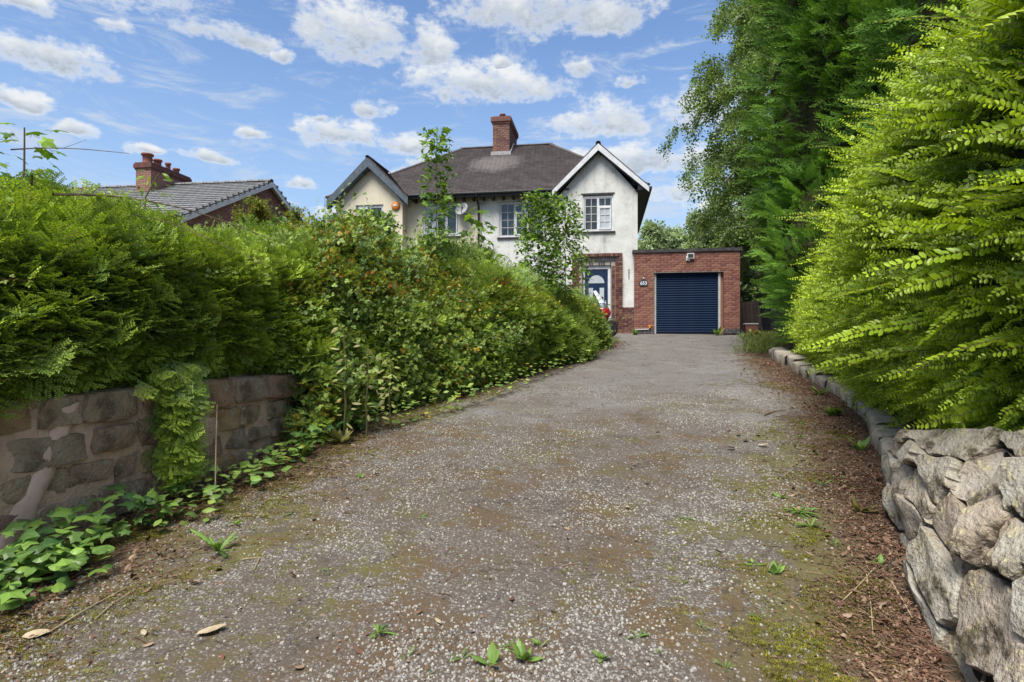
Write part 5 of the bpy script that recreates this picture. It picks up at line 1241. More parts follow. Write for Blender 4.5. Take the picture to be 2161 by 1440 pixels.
# the big bright hedge on the right
hD = thing('privet_hedge', 'tall bright yellow green hedge of arching shoots over the rubble wall on the right', 'hedge')
HD_ = Hedge([(2.75, 1.0), (2.58, 1.8), (2.50, 2.7), (2.66, 3.5), (3.15, 4.5), (4.02, 6.4), (4.9, 8.8), (5.8, 11.4), (6.3, 12.8)], [1.0, 1.0, 1.0, .94, .82, .78, .95, 1.2, 1.35], [3.9, 3.9, 3.85, 3.65, 3.3, 3.05, 2.75, 2.4, 2.1], 2.2, .22, .95, 55, side=-1, p=.7)
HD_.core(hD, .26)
HD_.leaves(hD, 9500, PR['privet'], .8, (-.35, -.05, .12), .26, (-.1, -.9, .5), .45, (.8, 1.3), .30, q0=-.46, q1=.7)
HD_.leaves(hD, 7000, PR['privet_small'], .8, (-.3, -.1, .1), .55, (-.1, -.7, .6), .6, (.7, 1.3), .18, .02, q0=-.46, q1=.7, name='fine_foliage', seed=14)
HD_.leaves(hD, 3000, PR['privet'], .7, (-.5, 0, .25), .28, (-.1, -.9, .5), .4, (1.0, 1.5), .05, .04, q0=-.05, q1=.7, name='long_shoots', seed=8)
# the long arching shoots that stand clear of it, each its own part
r8 = np.random.RandomState(88); longp = [shoot(90 + i, L, .019, .042, .021, c, .0024).mesh('shoot', [M['hedge_r'], M['twig']], attr='tip') for i, (L, c) in enumerate([(.62, .18), (.75, .25), (.52, .12), (.68, .3)])]
uu = np.concatenate([r8.uniform(.10, .62, 64), [.27, .285, .262, .30]]); qq = np.concatenate([r8.uniform(-.2, .5, 64), [.20, .08, .30, -.02]])
P, N = HD_.at(uu, qq); P = HD_.disp(P, N, -.10)
D = N * .6 + np.array([-.75, -.05, .22]) + r8.normal(0, .16, (len(uu), 3)); U = np.array([[.3, -.6, .75]]) + r8.normal(0, .3, (len(uu), 3))
E_ = frame_euler(D, U)
for i in range(len(uu)):
    o = link(bpy.data.objects.new('shoot', longp[i % 4]), hD, tuple(P[i])); o.rotation_euler = Euler(tuple(E_[i]), 'XYZ'); k = r8.uniform(1.0, 1.4); o.scale = (k, k, k)

# ------------------------------------------------------------------ trees
def ell_pts(c, r, n, rr, amp, freq, seed, zmin=-1):
    v = rr.normal(0, 1, (n * 2, 3)); v /= np.linalg.norm(v, axis=1, keepdims=True); v = v[v[:, 2] > zmin][:n]
    P = np.array(c) + v * np.array(r); d = fbm(P, freq, seed, 3) * 2 * amp; N = v / np.array(r); N /= np.linalg.norm(N, axis=1, keepdims=True)
    return P + N * d[:, None], N
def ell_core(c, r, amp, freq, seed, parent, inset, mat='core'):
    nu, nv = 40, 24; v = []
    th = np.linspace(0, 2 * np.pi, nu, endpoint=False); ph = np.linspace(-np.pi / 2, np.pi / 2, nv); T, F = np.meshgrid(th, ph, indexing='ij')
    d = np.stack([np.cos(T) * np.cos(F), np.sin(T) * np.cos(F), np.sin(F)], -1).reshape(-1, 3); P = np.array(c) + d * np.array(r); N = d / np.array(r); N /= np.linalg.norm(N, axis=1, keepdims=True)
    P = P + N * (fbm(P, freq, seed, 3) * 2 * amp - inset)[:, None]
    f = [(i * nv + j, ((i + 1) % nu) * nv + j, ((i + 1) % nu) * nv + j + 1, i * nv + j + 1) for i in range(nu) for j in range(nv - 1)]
    me = bpy.data.meshes.new('shaded_core'); me.from_pydata(P.tolist(), [], f); me.materials.append(M[mat]); o = link(bpy.data.objects.new('shaded_core', me), parent); o['kind'] = 'stuff'
def conifer(label, base, blobs, protos, seed, scl, droop=(0, 0, .25), dens=44):
    t = thing('conifer_tree', label, 'tree'); b = B(); top = max(bl[0][2] for bl in blobs)
    b.tube([(base[0], base[1], base[2] - .1), (base[0] + .05, base[1], (base[2] + top) / 2), (base[0], base[1], top)], [.22, .16, .05], 8); b.build('trunk', M['bark'], t)
    rr = np.random.RandomState(seed); Ps, Ds = [], []
    for (c, r, amp, fr) in blobs:
        area = 4 * math.pi * ((r[0] * r[1]) ** 1.6 / 3 + (r[0] * r[2]) ** 1.6 / 3 + (r[1] * r[2]) ** 1.6 / 3) ** (1 / 1.6); n = int(area * dens)
        ell_core(c, r, amp, fr, seed, t, .42)
        P, N = ell_pts(c, r, n, rr, amp, fr, seed); k = N[:, 1] < .45; P, N = P[k], N[k]
        P = P - N * rr.uniform(0, .4, len(P))[:, None]; Ps.append(P); Ds.append(N * .9 + np.array(droop) + rr.normal(0, .35, P.shape))
    P = np.concatenate(Ps); D = np.concatenate(Ds); n = len(P)
    scatter('crown', P, frame_euler(D, np.array([[0, -.5, .8]]) + rr.normal(0, .5, (n, 3))), rr.uniform(scl[0], scl[1], n), protos, t, seed=seed); return t
conifer('tall dark conifer rising out of the top of the picture behind the bright hedge', (8.3, 12.6, 1.3), [((8.65, 13.0, 6.4), (3.0, 2.6, 5.4), .55, .55), ((8.0, 11.9, 7.6), (1.9, 1.6, 2.6), .4, .7), ((8.5, 11.6, 10.2), (2.3, 2.0, 3.2), .4, .7)], PR['conifer'], 61, (.8, 1.3))
conifer('lighter green bushy conifer low between the bright hedge and the tall dark one', (6.6, 12.0, 1.2), [((6.85, 12.0, 3.2), (1.4, 1.3, 2.3), .35, .9), ((7.6, 14.2, 2.9), (1.2, 1.2, 1.9), .3, 1.0)], PR['conifer2'], 62, (.7, 1.15), (0, -.1, .5), 60)
conifer('dark conifer at the upper right corner directly behind the bright hedge', (8.2, 8.2, 1.0), [((8.4, 8.6, 5.5), (2.6, 2.2, 4.2), .5, .6)], PR['conifer'], 63, (.8, 1.3))

def broadleaf(name, label, base, height, spread, nlimb, protos, seed, leafn, scl, bark='bark', droop=.6, r0=.16, group=None, start=.25, lean=(0, 0), cat='tree'):
    t = thing(name, label, cat, group=group); q = random.Random(seed); rr = np.random.RandomState(seed); base = Vector(base)
    tp = [base + Vector((lean[0] * k / 6 + q.uniform(-.04, .04) * height * .1, lean[1] * k / 6, height * .92 * k / 6)) for k in range(7)]
    b = B(); b.tube(tp, [r0 * (1 - .85 * k / 6) for k in range(7)], 8); b.build('trunk', M[bark], t, True)
    br = B(); P = []; D = []
    for i in range(nlimb):
        f = start + (1 - start) * (i + q.random()) / nlimb; fi = min(f * 6, 5.99); p0 = tp[int(fi)].lerp(tp[int(fi) + 1], fi - int(fi))
        a = i * 2.399 + q.uniform(-.3, .3); prof = math.sin(math.pi * min(1, .18 + .86 * (f - start) / (1 - start) ))
        L = spread * (.45 + .65 * prof) * q.uniform(.8, 1.15); h = Vector((math.cos(a), math.sin(a), 0)); pts = []
        for k in range(7):
            s = k / 6; pts.append(p0 + h * L * s + Vector((0, 0, L * (.55 * s - droop * s * s))) + Vector((q.uniform(-.05, .05), q.uniform(-.05, .05), 0)) * L)
        br.tube(pts, [r0 * .32 * (1 - .88 * k / 6) for k in range(7)], 4, False)
        for j in range(9):
            s = q.uniform(.25, 1); k = min(int(s * 6), 5); p = pts[k].lerp(pts[k + 1], s * 6 - k); d = (h * q.uniform(-.2, .8) + Vector((q.uniform(-.8, .8), q.uniform(-.8, .8), q.uniform(-.4, .5)))).normalized(); l = L * q.uniform(.18, .38)
            tw = [p, p + d * l * .5, p + d * l + Vector((0, 0, -droop * l * .8))]; br.tube(tw, [r0 * .07, r0 * .05, r0 * .02], 3, False)
            m = max(2, int(leafn / (nlimb * 9)))
            for _ in range(m):
                s2 = q.random(); pt = tw[0].lerp(tw[1], s2 * 2) if s2 < .5 else tw[1].lerp(tw[2], s2 * 2 - 1)
                P.append(pt + Vector((q.gauss(0, .08), q.gauss(0, .08), q.gauss(0, .08))) * spread * .35); D.append(d * .6 + Vector((q.gauss(0, .5), q.gauss(0, .5), q.gauss(0, .5) - droop)))
    br.build('branches', M[bark], t)['kind'] = 'stuff'
    P = np.array(P); D = np.array(D); n = len(P)
    scatter('crown', P, frame_euler(D, rr.normal(0, .6, (n, 3)) + np.array([[0, -.6, .6]])), rr.uniform(scl[0], scl[1], n), protos, t, seed=seed); return t
broadleaf('birch_tree', 'tall birch with loose hanging leaves left of the dark conifer', (10.8, 21.5, 1.7), 17.0, 3.6, 70, PR['birch'], 71, 24000, (.8, 1.6), 'birch_bark', .9, .2, lean=(-.3, 0), start=.26)
broadleaf('birch_tree', 'second birch standing between the first birch and the tall conifer', (10.6, 18.6, 1.7), 15.0, 2.3, 45, PR['birch'], 72, 7000, (.8, 1.4), 'birch_bark', .8, .18, start=.22)
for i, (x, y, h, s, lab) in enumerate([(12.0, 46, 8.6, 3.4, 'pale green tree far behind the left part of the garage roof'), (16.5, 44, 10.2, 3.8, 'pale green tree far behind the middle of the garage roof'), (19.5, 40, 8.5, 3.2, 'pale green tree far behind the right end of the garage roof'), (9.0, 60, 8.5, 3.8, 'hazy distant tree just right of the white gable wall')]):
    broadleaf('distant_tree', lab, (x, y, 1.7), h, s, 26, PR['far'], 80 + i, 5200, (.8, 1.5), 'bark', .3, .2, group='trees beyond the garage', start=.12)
broadleaf('shrub', 'light green shrub behind the timber fence', (9.0, 24.5, 1.7), 4.6, 2.0, 30, PR['far'], 90, 3600, (.35, .6), 'bark', .3, .08, cat='shrub', start=.1)
broadleaf('shrub', 'low pale shrub hidden behind the bramble thicket to the left', (-7.2, 17.5, 1.2), 4.3, 1.5, 24, PR['ybramble'], 91, 5200, (.8, 1.3), 'bark', .2, .05, cat='shrub', start=.2)

SAP = []
# saplings made of separate large leaves
def lobed_mesh(seed, mat):
    b = B(); lobed(b, (0, 0, 0), (0, 0, 1), (1, 0, 0), 1.0, random.Random(seed).random(), seed); b.cur = 1; b.val = 0; b.tube([(0, 0, .0), (-.02, 0, -.35)], .012, 3, False); b.v = [(x, y, z + .35) for (x, y, z) in b.v]
    return b.mesh('leaf', [M[mat], M['red_stem']], attr='tip')
LOB = {m: [lobed_mesh(i, m) for i in range(4)] for m in ('sycamore', 'ivy')}
def oval_mesh(seed, mat, w=.5):
    b = B(); q = random.Random(seed); blade(b, (0, 0, 0), (0, 0, 1), (0, 1, 0), 1, w, q.uniform(-.45, -.15), .25, ((.15, .6), (.4, 1), (.7, .75)), q.random()); return b.mesh('leaf', [M[mat]], attr='tip')
def jag_mesh(seed, mat, w=.24):
    b = B(); q = random.Random(seed); sh = [(t + q.uniform(-.01, .01), v) for t, v in ((.06, .2), (.16, .55), (.20, .28), (.32, .75), (.37, .42), (.50, 1.0), (.55, .6), (.70, 1.0), (.76, .65), (.90, .6))]
    blade(b, (0, 0, 0), (0, 0, 1), (0, 1, 0), 1, w, q.uniform(-.85, -.4), .3, sh, q.random()); return b.mesh('leaf', [M[mat]], attr='tip')
OV = {(m, w): [oval_mesh(i, m, w) if w != .28 else jag_mesh(i, m) for i in range(3)] for (m, w) in (('ivy', .75), ('weed', .28), ('weed', .5), ('bronze_weed', .3), ('bramble', .6), ('pale_weed', .45), ('sycamore', .35))}
def leaf_obj(parent, me, loc, d, n, s):
    o = link(bpy.data.objects.new('leaf', me), parent, tuple(loc)); e = frame_euler(np.array([tuple(d)]), np.array([tuple(n)]))[0]; o.rotation_euler = Euler(tuple(e), 'XYZ'); o.scale = (s, s, s); return o
def sapling(name, label, base, height, n, size, seed, width=.22, f0=.2, meshes=None, stem='green_stem', lean=(0, 0), taper=.5, cat='sapling'):
    t = thing(name, label, cat, tuple(base)); q = random.Random(seed); b = B(); pts = [Vector((lean[0] * (k / 6) ** 2 + q.uniform(-.015, .015), lean[1] * (k / 6) ** 2, height * k / 6)) for k in range(7)]
    b.tube(pts, [.010 * (1 - .7 * k / 6) + .002 for k in range(7)], 5, False); b.build('stem', M[stem], t); ms = meshes or LOB['sycamore']
    for i in range(n):
        f = f0 + (1 - f0) * (i + q.random()) / n; k = min(int(f * 6), 5); p = pts[k].lerp(pts[k + 1], f * 6 - k); a = i * 2.4 + q.uniform(-.6, .6)
        h = Vector((math.cos(a), math.sin(a), 0)); r = width * q.uniform(.15, 1) * (1 - taper * (f - f0) / (1 - f0))
        nn = Vector((q.gauss(0, .45), q.gauss(0, .45) - .45, 1)); d = h + Vector((0, 0, q.uniform(-.7, .3)))
        leaf_obj(t, ms[i % len(ms)], p + h * r + Vector((0, 0, r * .3)), d, nn, size * q.uniform(.7, 1.2))
    SAP.append(t); return t
sapling('sycamore_sapling', 'tall slender sycamore sapling rising in front of the roof left of the chimney', (-1.22, 9.6, 1.6), 3.38, 150, .14, 1, .18, .30, taper=.3)
sapling('sycamore_sapling', 'small bare stemmed sycamore sapling in front of the drainpipe', (-.55, 10.4, 1.9), 1.95, 34, .20, 2, .24, .45)
sapling('sycamore_sapling', 'broad leafy sycamore sapling in front of the wide barred window', (.55, 12.2, 1.9), 2.65, 220, .16, 3, .5, .2, taper=.65)
sapling('ash_sapling', 'narrow leaved ash sapling in front of the corner of the white gable', (1.12, 12.4, 1.9), 2.55, 270, .17, 4, .5, .2, OV[('sycamore', .35)], taper=.55)
sapling('sycamore_sapling', 'sycamore sapling in front of the cream gable window', (-2.75, 12.2, 1.9), 2.3, 220, .15, 5, .5, .2)
sapling('ash_sapling', 'thin pale sapling left of the cream gable against the sky', (-3.6, 11.4, 1.9), 2.35, 90, .09, 6, .34, .3, OV[('sycamore', .35)])
sapling('sycamore_sapling', 'sycamore shoots with a brown stem at the far left above the hedge', (-3.35, 4.05, 2.1), .86, 46, .10, 7, .24, .05, stem='twig', lean=(.03, 0), taper=.3)
sapling('sycamore_sapling', 'sycamore shoots low at the left edge above the hedge', (-3.5, 3.95, 2.0), .66, 40, .11, 8, .26, .1, stem='twig', lean=(-.05, 0))
sapling('ash_sapling', 'drooping ash frond beside the neighbour chimney', (-3.15, 5.0, 2.3), .62, 34, .085, 9, .22, .35, OV[('sycamore', .35)], lean=(.16, 0))
sapling('sycamore_sapling', 'short leafy shoots on the hedge between the far left shoots and the ash frond', (-3.2, 4.5, 2.2), .42, 34, .09, 10, .24, .1)
PR['syc'] = [proto(bramble_sprig(110 + i, .26, 7, .085, False), 'sycamore_sprig', [M['sycamore'], M['green_stem']]) for i in range(3)]
def extra_crown(t, h, w, n, seed, z0=.3):
    r = np.random.RandomState(seed); z = r.uniform(z0, 1, n) * h; a = r.uniform(0, 6.28, n); rad = w * np.sqrt(r.uniform(0, 1, n)) * (1.15 - .8 * z / h)
    scatter('foliage', np.stack([np.cos(a) * rad, np.sin(a) * rad, z], 1), frame_euler(np.stack([np.cos(a), np.sin(a), r.uniform(-.2, .8, n)], 1), r.normal(0, .4, (n, 3)) + np.array([[0, -.5, .8]])), r.uniform(.6, 1.1, n), PR['syc'], t, seed=seed)
for t_, h_, w_, n_ in ((SAP[0], 3.3, .16, 70), (SAP[2], 2.6, .5, 240), (SAP[3], 2.5, .42, 150), (SAP[4], 2.2, .5, 260)): extra_crown(t_, h_, w_, n_, int(h_ * 100))
# bare trailing stems
def stem(name, label, pts, r, mat='twig', twigs=0, seed=0, cat='branch'):
    q = random.Random(seed); P = [Vector(p) for p in pts]; sm = []
    for i in range(len(P) - 1):
        a = P[max(i - 1, 0)]; b_ = P[i]; c = P[i + 1]; d = P[min(i + 2, len(P) - 1)]
        for k in range(5):
            t = k / 5; sm.append(.5 * ((2 * b_) + (c - a) * t + (2 * a - 5 * b_ + 4 * c - d) * t * t + (3 * b_ - a - 3 * c + d) * t ** 3))
    sm.append(P[-1]); b = B(); n = len(sm); b.tube(sm, [r * (1 - .7 * i / n) for i in range(n)], 5, False)
    for _ in range(twigs):
        i = q.randint(2, n - 3); d = (sm[i + 1] - sm[i]).normalized() + Vector((q.uniform(-.7, .7), q.uniform(-.7, .7), q.uniform(-.5, .9))); b.tube([sm[i], sm[i] + d * q.uniform(.05, .16)], [r * .4, r * .15], 3, False)
    return tag(b.build(name, M[mat]), label, cat)
stem('bare_branch', 'long bare brown branch arching over the hedge below the neighbour roof', [(-2.75, 3.55, 2.38), (-2.75, 4.1, 2.50), (-2.42, 4.3, 2.47), (-2.05, 4.5, 2.36), (-1.85, 4.6, 2.28)], .008, twigs=7, seed=1)
stem('bare_branch', 'thin bare stem reaching level across the sky at the far left', [(-3.3, 3.9, 2.76), (-3.1, 3.9, 2.77), (-2.85, 3.9, 2.765), (-2.52, 3.9, 2.735)], .005, twigs=3, seed=2)
stem('bare_branch', 'thick broken brown stub standing on the hedge at the far left', [(-3.30, 4.0, 2.15), (-3.27, 4.0, 2.35), (-3.24, 4.0, 2.62)], .020, seed=3)
stem('bare_branch', 'second bare branch crossing the hedge under the longest one', [(-2.9, 4.1, 2.42), (-2.5, 4.25, 2.36), (-2.15, 4.3, 2.22), (-1.8, 4.4, 2.05)], .005, twigs=5, seed=4)
stem('dry_stalk', 'pale dry stalk in front of the stone wall', [(-2.08, 4.15, .40), (-2.10, 4.2, .7), (-2.09, 4.2, 1.05)], .006, 'straw', seed=5, cat='stalk')

# ------------------------------------------------------------------ climbers and ground plants
q9 = random.Random(99)
def vine(label, region, n, size, ms, seed, lift=(.02, .12), cat='plant', name='trailing_plant', nz=1.0):
    """region: list of (x,y) points walked along; leaves lie facing up and outward"""
    q = random.Random(seed); t = thing(name, label, cat); b = B()
    pts = [Vector((x, y, dz(x, y) + .015)) for x, y in region]; b.tube(pts, .003, 4, False); b.build('stem', M['red_stem'], t)
    for i in range(n):
        f = q.random() * (len(region) - 1); k = int(f); x = region[k][0] + (region[k + 1][0] - region[k][0]) * (f - k) + q.gauss(0, .07); y = region[k][1] + (region[k + 1][1] - region[k][1]) * (f - k) + q.gauss(0, .07)
        z = dz(x, y) + q.uniform(*lift); a = q.uniform(0, 6.28)
        leaf_obj(t, ms[q.randint(0, len(ms) - 1)], (x, y, z), (math.cos(a), math.sin(a), q.uniform(-.1, .5)), (q.gauss(.15, .35), q.gauss(-.35, .35), nz), size * q.uniform(.6, 1.2)).rotation_mode = 'XYZ'
vine('bright green maple leaved creeper climbing the foot of the brown wall at the left', [(-2.62, 2.95), (-2.42, 3.3), (-2.25, 3.75), (-2.12, 4.2)], 110, .105, LOB['ivy'], 1, (.03, .24))
vine('round leaved creeper at the bottom left corner by the wall', [(-2.5, 2.55), (-2.32, 2.8), (-2.2, 3.1)], 120, .08, OV[('ivy', .75)], 2, (.02, .22))
vine('lobed seedlings filling the corner under the wall at the left edge', [(-2.62, 2.7), (-2.45, 2.9), (-2.25, 3.2)], 90, .10, LOB['ivy'], 3, (.03, .18))
vine('bramble runner along the wall foot in the middle of the left side', [(-2.1, 3.7), (-2.05, 4.3), (-2.0, 4.9), (-1.95, 5.4)], 120, .075, OV[('bramble', .6)], 4, (.02, .16))
vine('bright young creeper leaves on the litter below the hanging hedge tail', [(-1.98, 4.4), (-1.92, 5.0), (-1.85, 5.8)], 60, .085, OV[('ivy', .75)], 5, (.02, .2))
vine('broad leaved seedlings where the wall disappears into the brambles', [(-1.95, 5.2), (-1.75, 5.9), (-1.45, 6.4)], 60, .10, LOB['ivy'], 6, (.04, .25))
vine('bramble leaves trailing on the drive edge below the thicket', [(-1.5, 6.1), (-1.1, 6.6), (-.5, 7.5), (.0, 8.5)], 190, .075, OV[('bramble', .6)], 7, (.03, .30))
vine('bramble leaves on the drive edge below the feathery hedge', [(.0, 8.7), (.7, 10.2), (1.5, 12.0), (2.3, 14.3)], 150, .075, OV[('bramble', .6)], 8, (.03, .30))
# hedge tail hanging down the wall
tail = thing('ivy_tail', 'dark tail of foliage hanging down the brown stone wall from the hedge', 'climber')
r5 = np.random.RandomState(5); n = 300; zz = r5.uniform(.62, 1.36, n); yy = 4.18 + r5.normal(0, .07, n) * (1.5 - 1.3 * (1.36 - zz)); xx = np.interp(yy, LW[:, 1], LW[:, 0]) + .06 + r5.uniform(0, .12, n)
scatter('foliage', np.stack([xx, yy, zz], 1), frame_euler(np.array([[.5, -.2, -.9]]) + r5.normal(0, .35, (n, 3)), np.array([[.8, -.4, .6]]) + r5.normal(0, .3, (n, 3))), r5.uniform(.6, 1.0, n), PR['lonicera'], tail)

def weed(name, label, x, y, n, L, mat=('weed', .28), seed=0, lift=.35, cat='weed', group=None):
    q = random.Random(seed); t = thing(name, label, cat, (x, y, dz(x, y)), group=group); ms = OV[mat]
    for i in range(n):
        a = i * 2.399 + q.uniform(-1.1, 1.1); d = Vector((math.cos(a), math.sin(a), lift * q.uniform(.3, 3.0)))
        leaf_obj(t, ms[i % len(ms)], (math.cos(a) * .006, math.sin(a) * .006, .004), d, (-math.cos(a) * lift, -math.sin(a) * lift, 1), L * q.uniform(.35, 1.15))
    return t
def gp(px, py):
    """plan point of the drive seen at a spot of the photograph, used once to read positions off it"""
    a = (px - 1080) / 1250; k = (py - 720) / 1250; y = (1.5 - .02) / (k + .087); return a * y, y
W = [((460, 1165), 10, .20, ('weed', .28), 'large jagged leaved dandelion at the foot of the left wall', .6), ((798, 1338), 16, .085, ('weed', .28), 'small green rosette weed left of the bottom middle', .5), ((1035, 1405), 8, .10, ('weed', .5), 'broad leaved seedling at the bottom middle', .8),
     ((1105, 1395), 12, .085, ('weed', .5), 'bushy seedling right beside the broad leaved one at the bottom middle', .9), ((1060, 1370), 8, .06, ('weed', .28), 'tiny spiky weed just behind the bottom middle seedlings', .6), ((975, 1392), 7, .05, ('weed', .28), 'tiny pale weed left of the bottom middle seedlings', .5),
     ((1685, 1082), 26, .13, ('weed', .28), 'dark ferny weed clump on the right side of the drive', .5), ((1645, 1052), 7, .07, ('weed', .5), 'small yellowish seedling left of the ferny clump', .6), ((1710, 1112), 14, .10, ('weed', .28), 'light grassy weed just below the ferny clump', .7),
     ((1815, 1080), 11, .17, ('bronze_weed', .3), 'bronze leaved dock plant near the rubble wall', .9), ((1785, 1012), 9, .08, ('weed', .28), 'pale star shaped weed behind the dock plant', .25), ((1735, 1025), 12, .08, ('weed', .28), 'grassy weed left of the star shaped one', .8),
     ((1632, 1208), 6, .09, ('weed', .5), 'upright pair leaved seedling on the right of the drive', 1.6), ((1688, 925), 14, .06, ('weed', .28), 'round yellow green tuft on the drive near the kerb', .9), ((1692, 895), 9, .06, ('weed', .5), 'pale little seedling above the round tuft', .4),
     ((497, 508 + 600), 5, .08, ('weed', .5), 'tiny seedling left of the drive middle', .5), ((975, 937), 9, .06, ('weed', .28), 'small tuft where the moss meets the grey tarmac', .5), ((1345, 1350), 8, .05, ('weed', .28), 'tiny weed right of the bottom middle', .4),
     ((1715, 1335), 8, .04, ('weed', .28), 'tiny tuft near the moss at bottom right', .7), ((1530, 1415), 10, .045, ('weed', .28), 'fresh green tuft at the bottom between middle and right', .8), ((1856, 1188), 3, .07, ('weed', .5), 'single bright round leaf by the rubble wall', .8),
     ((1450, 1095), 10, .06, ('weed', .28), 'faint grey green weed in the middle right of the drive', .4), ((690, 1205), 8, .05, ('weed', .28), 'small weed beside the reddish patch left of centre', .5), ((890, 1092), 9, .055, ('weed', .28), 'flat weed in the chippings left of centre', .3)]
for i, ((px, py), n, L, mt, lab, lf) in enumerate(W):
    x, y = gp(px, py); weed('weed', lab, x, y, n, L * .85, mt, i, lf)
for i, (x, y, n, L, mt, lab, h) in enumerate([(7.35, 18.0, 34, .30, ('pale_weed', .45), 'yellowing tall weed in front of the wheelie bin', 2.6), (6.9, 17.6, 26, .22, ('weed', .28), 'low green weed at the end of the grass verge', 1.4), (4.02, 19.35, 30, .2, ('weed', .5), 'dark leafy weed at the foot of the porch bricks', 1.6), (6.62, 19.1, 9, .30, ('weed', .5), 'drooping leafy weed in front of the right end of the roller door', 2.0), (7.75, 19.3, 10, .26, ('weed', .5), 'leafy weed growing behind the planter', 2.2),
        (3.75, 6.9, 22, .16, ('weed', .5), 'light green leafy weed against the kerb halfway', 1.2), (3.2, 5.45, 12, .14, ('weed', .5), 'bright leafed weed against the near kerb stones', 1.2), (4.3, 8.3, 22, .17, ('weed', .28), 'grassy weed against the far kerb stones', 1.4), (-1.65, 5.7, 16, .2, ('pale_weed', .45), 'pale yellow weed below the left end of the thicket', 1.8), (-1.85, 5.2, 14, .16, ('weed', .28), 'spiky green weed on the litter at the left', 1.8)]):
    weed('weed', lab, x, y, n, L, mt, 50 + i, h)
q11 = random.Random(411)
SD = [((px, py), lab) for (px, py), lab in [((905, 1425), 'thin seedling at the bottom edge left of the middle'), ((1140, 1365), 'thin seedling behind the bushy one at the bottom middle'), ((860, 1388), 'pair of tiny leaves at the bottom left of the middle'), ((1390, 1385), 'tiny sprout on the bottom right chippings'), ((1270, 1395), 'tiny sprout between the bottom middle seedlings and the right chippings'), ((1480, 1330), 'low tuft in the chippings at lower right'), ((1600, 1300), 'low tuft beside the moss at lower right'), ((1440, 1230), 'small sprout in the open chippings right of centre'), ((1555, 1100), 'small pale sprout left of the ferny clump'), ((1590, 1190), 'small sprout below left of the ferny clump'), ((760, 1010), 'tuft on the left edge litter below the thicket'), ((600, 1090), 'tuft in the moss beside the bramble runner'), ((340, 1210), 'seedling below the lobed creeper at the left'), ((1760, 1150), 'tuft between the ferny clump and the rubble wall'), ((1720, 960), 'seedling on the litter near the kerb start'), ((1655, 985), 'seedling at the inner side of the right litter')]]
for i, ((px, py), lab) in enumerate(SD):
    x, y = gp(px, py); weed('seedling', lab, x, y, q11.randint(4, 9), q11.uniform(.03, .055), ('weed', q11.choice([.28, .5])), 300 + i, q11.uniform(.4, 1.2))
# tall pale stalks before the thicket
for i, (x, y, hh) in enumerate([(-1.62, 5.75, 1.1), (-1.45, 5.95, .9), (-1.3, 6.3, .75)]):
    sapling('tall_weed', ['tallest yellowing weed stalk before the gap in the hedge', 'middle yellowing weed stalk before the gap in the hedge', 'shortest yellowing weed stalk before the thicket'][i], (x, y, dz(x, y)), hh, 26, .085, 200 + i, .17, .15, OV[('pale_weed', .45)], cat='weed')
# grass along the verge by the fence
r6 = np.random.RandomState(6); n = 900; yy = r6.uniform(13.6, 19.0, n); xx = np.interp(yy, RW[:, 1], RW[:, 0]) + r6.normal(-.15, .35, n)
g = scatter('verge_grass', np.stack([xx, yy, ground_z(xx, yy) + .01], 1), np.stack([0 * xx, 0 * xx, r6.uniform(0, 6.28, n)], 1), r6.uniform(.7, 1.6, n), PR['grass']); tag(g, 'rough grass on the verge before the fence', 'grass')
n = 500; yy = r6.uniform(12.5, 17.5, n); xx = np.interp(yy, LW[:, 1], LW[:, 0]) + r6.normal(.2, .12, n)
g = scatter('edge_grass', np.stack([xx, yy, G(xx, yy) + .01], 1), np.stack([0 * xx, 0 * xx, r6.uniform(0, 6.28, n)], 1), r6.uniform(.6, 1.3, n), PR['grass']); tag(g, 'grass tufts at the end of the left hedge', 'grass')

# ------------------------------------------------------------------ loose chips, litter, moss, twigs
def chips():
    r = np.random.RandomState(14); n = 115000
    y = 1.6 + (9.0 - 1.6) * r.uniform(0, 1, n) ** 1.9; x = xl(y) + (xr(y) - xl(y)) * r.uniform(0, 1, n)
    e = np.minimum(x - xl(y), xr(y) - x); p = np.stack([x, y, 0 * x], 1); m = fbm(p, .9, 31, 3) + .5 * fbm(p, 4, 32, 2)
    k = (r.uniform(0, 1, n) < np.clip(.36 + m * 1.6, .12, 1)) & (r.uniform(0, 1, n) < np.clip((e - .25) * 1.6, .05, 1)); x, y = x[k], y[k]; n = len(x)
    s = r.uniform(.0035, .0078, n) + .005 * r.power(.22, n); z = dzv(x, y) + s * .12
    o = scatter('loose_chippings', np.stack([x, y, z], 1), np.stack([r.normal(0, .22, n), r.normal(0, .22, n), r.uniform(0, 6.28, n)], 1), s, PR['chip']); tag(o, 'pale stone chippings standing proud of the worn drive', 'gravel')
chips()
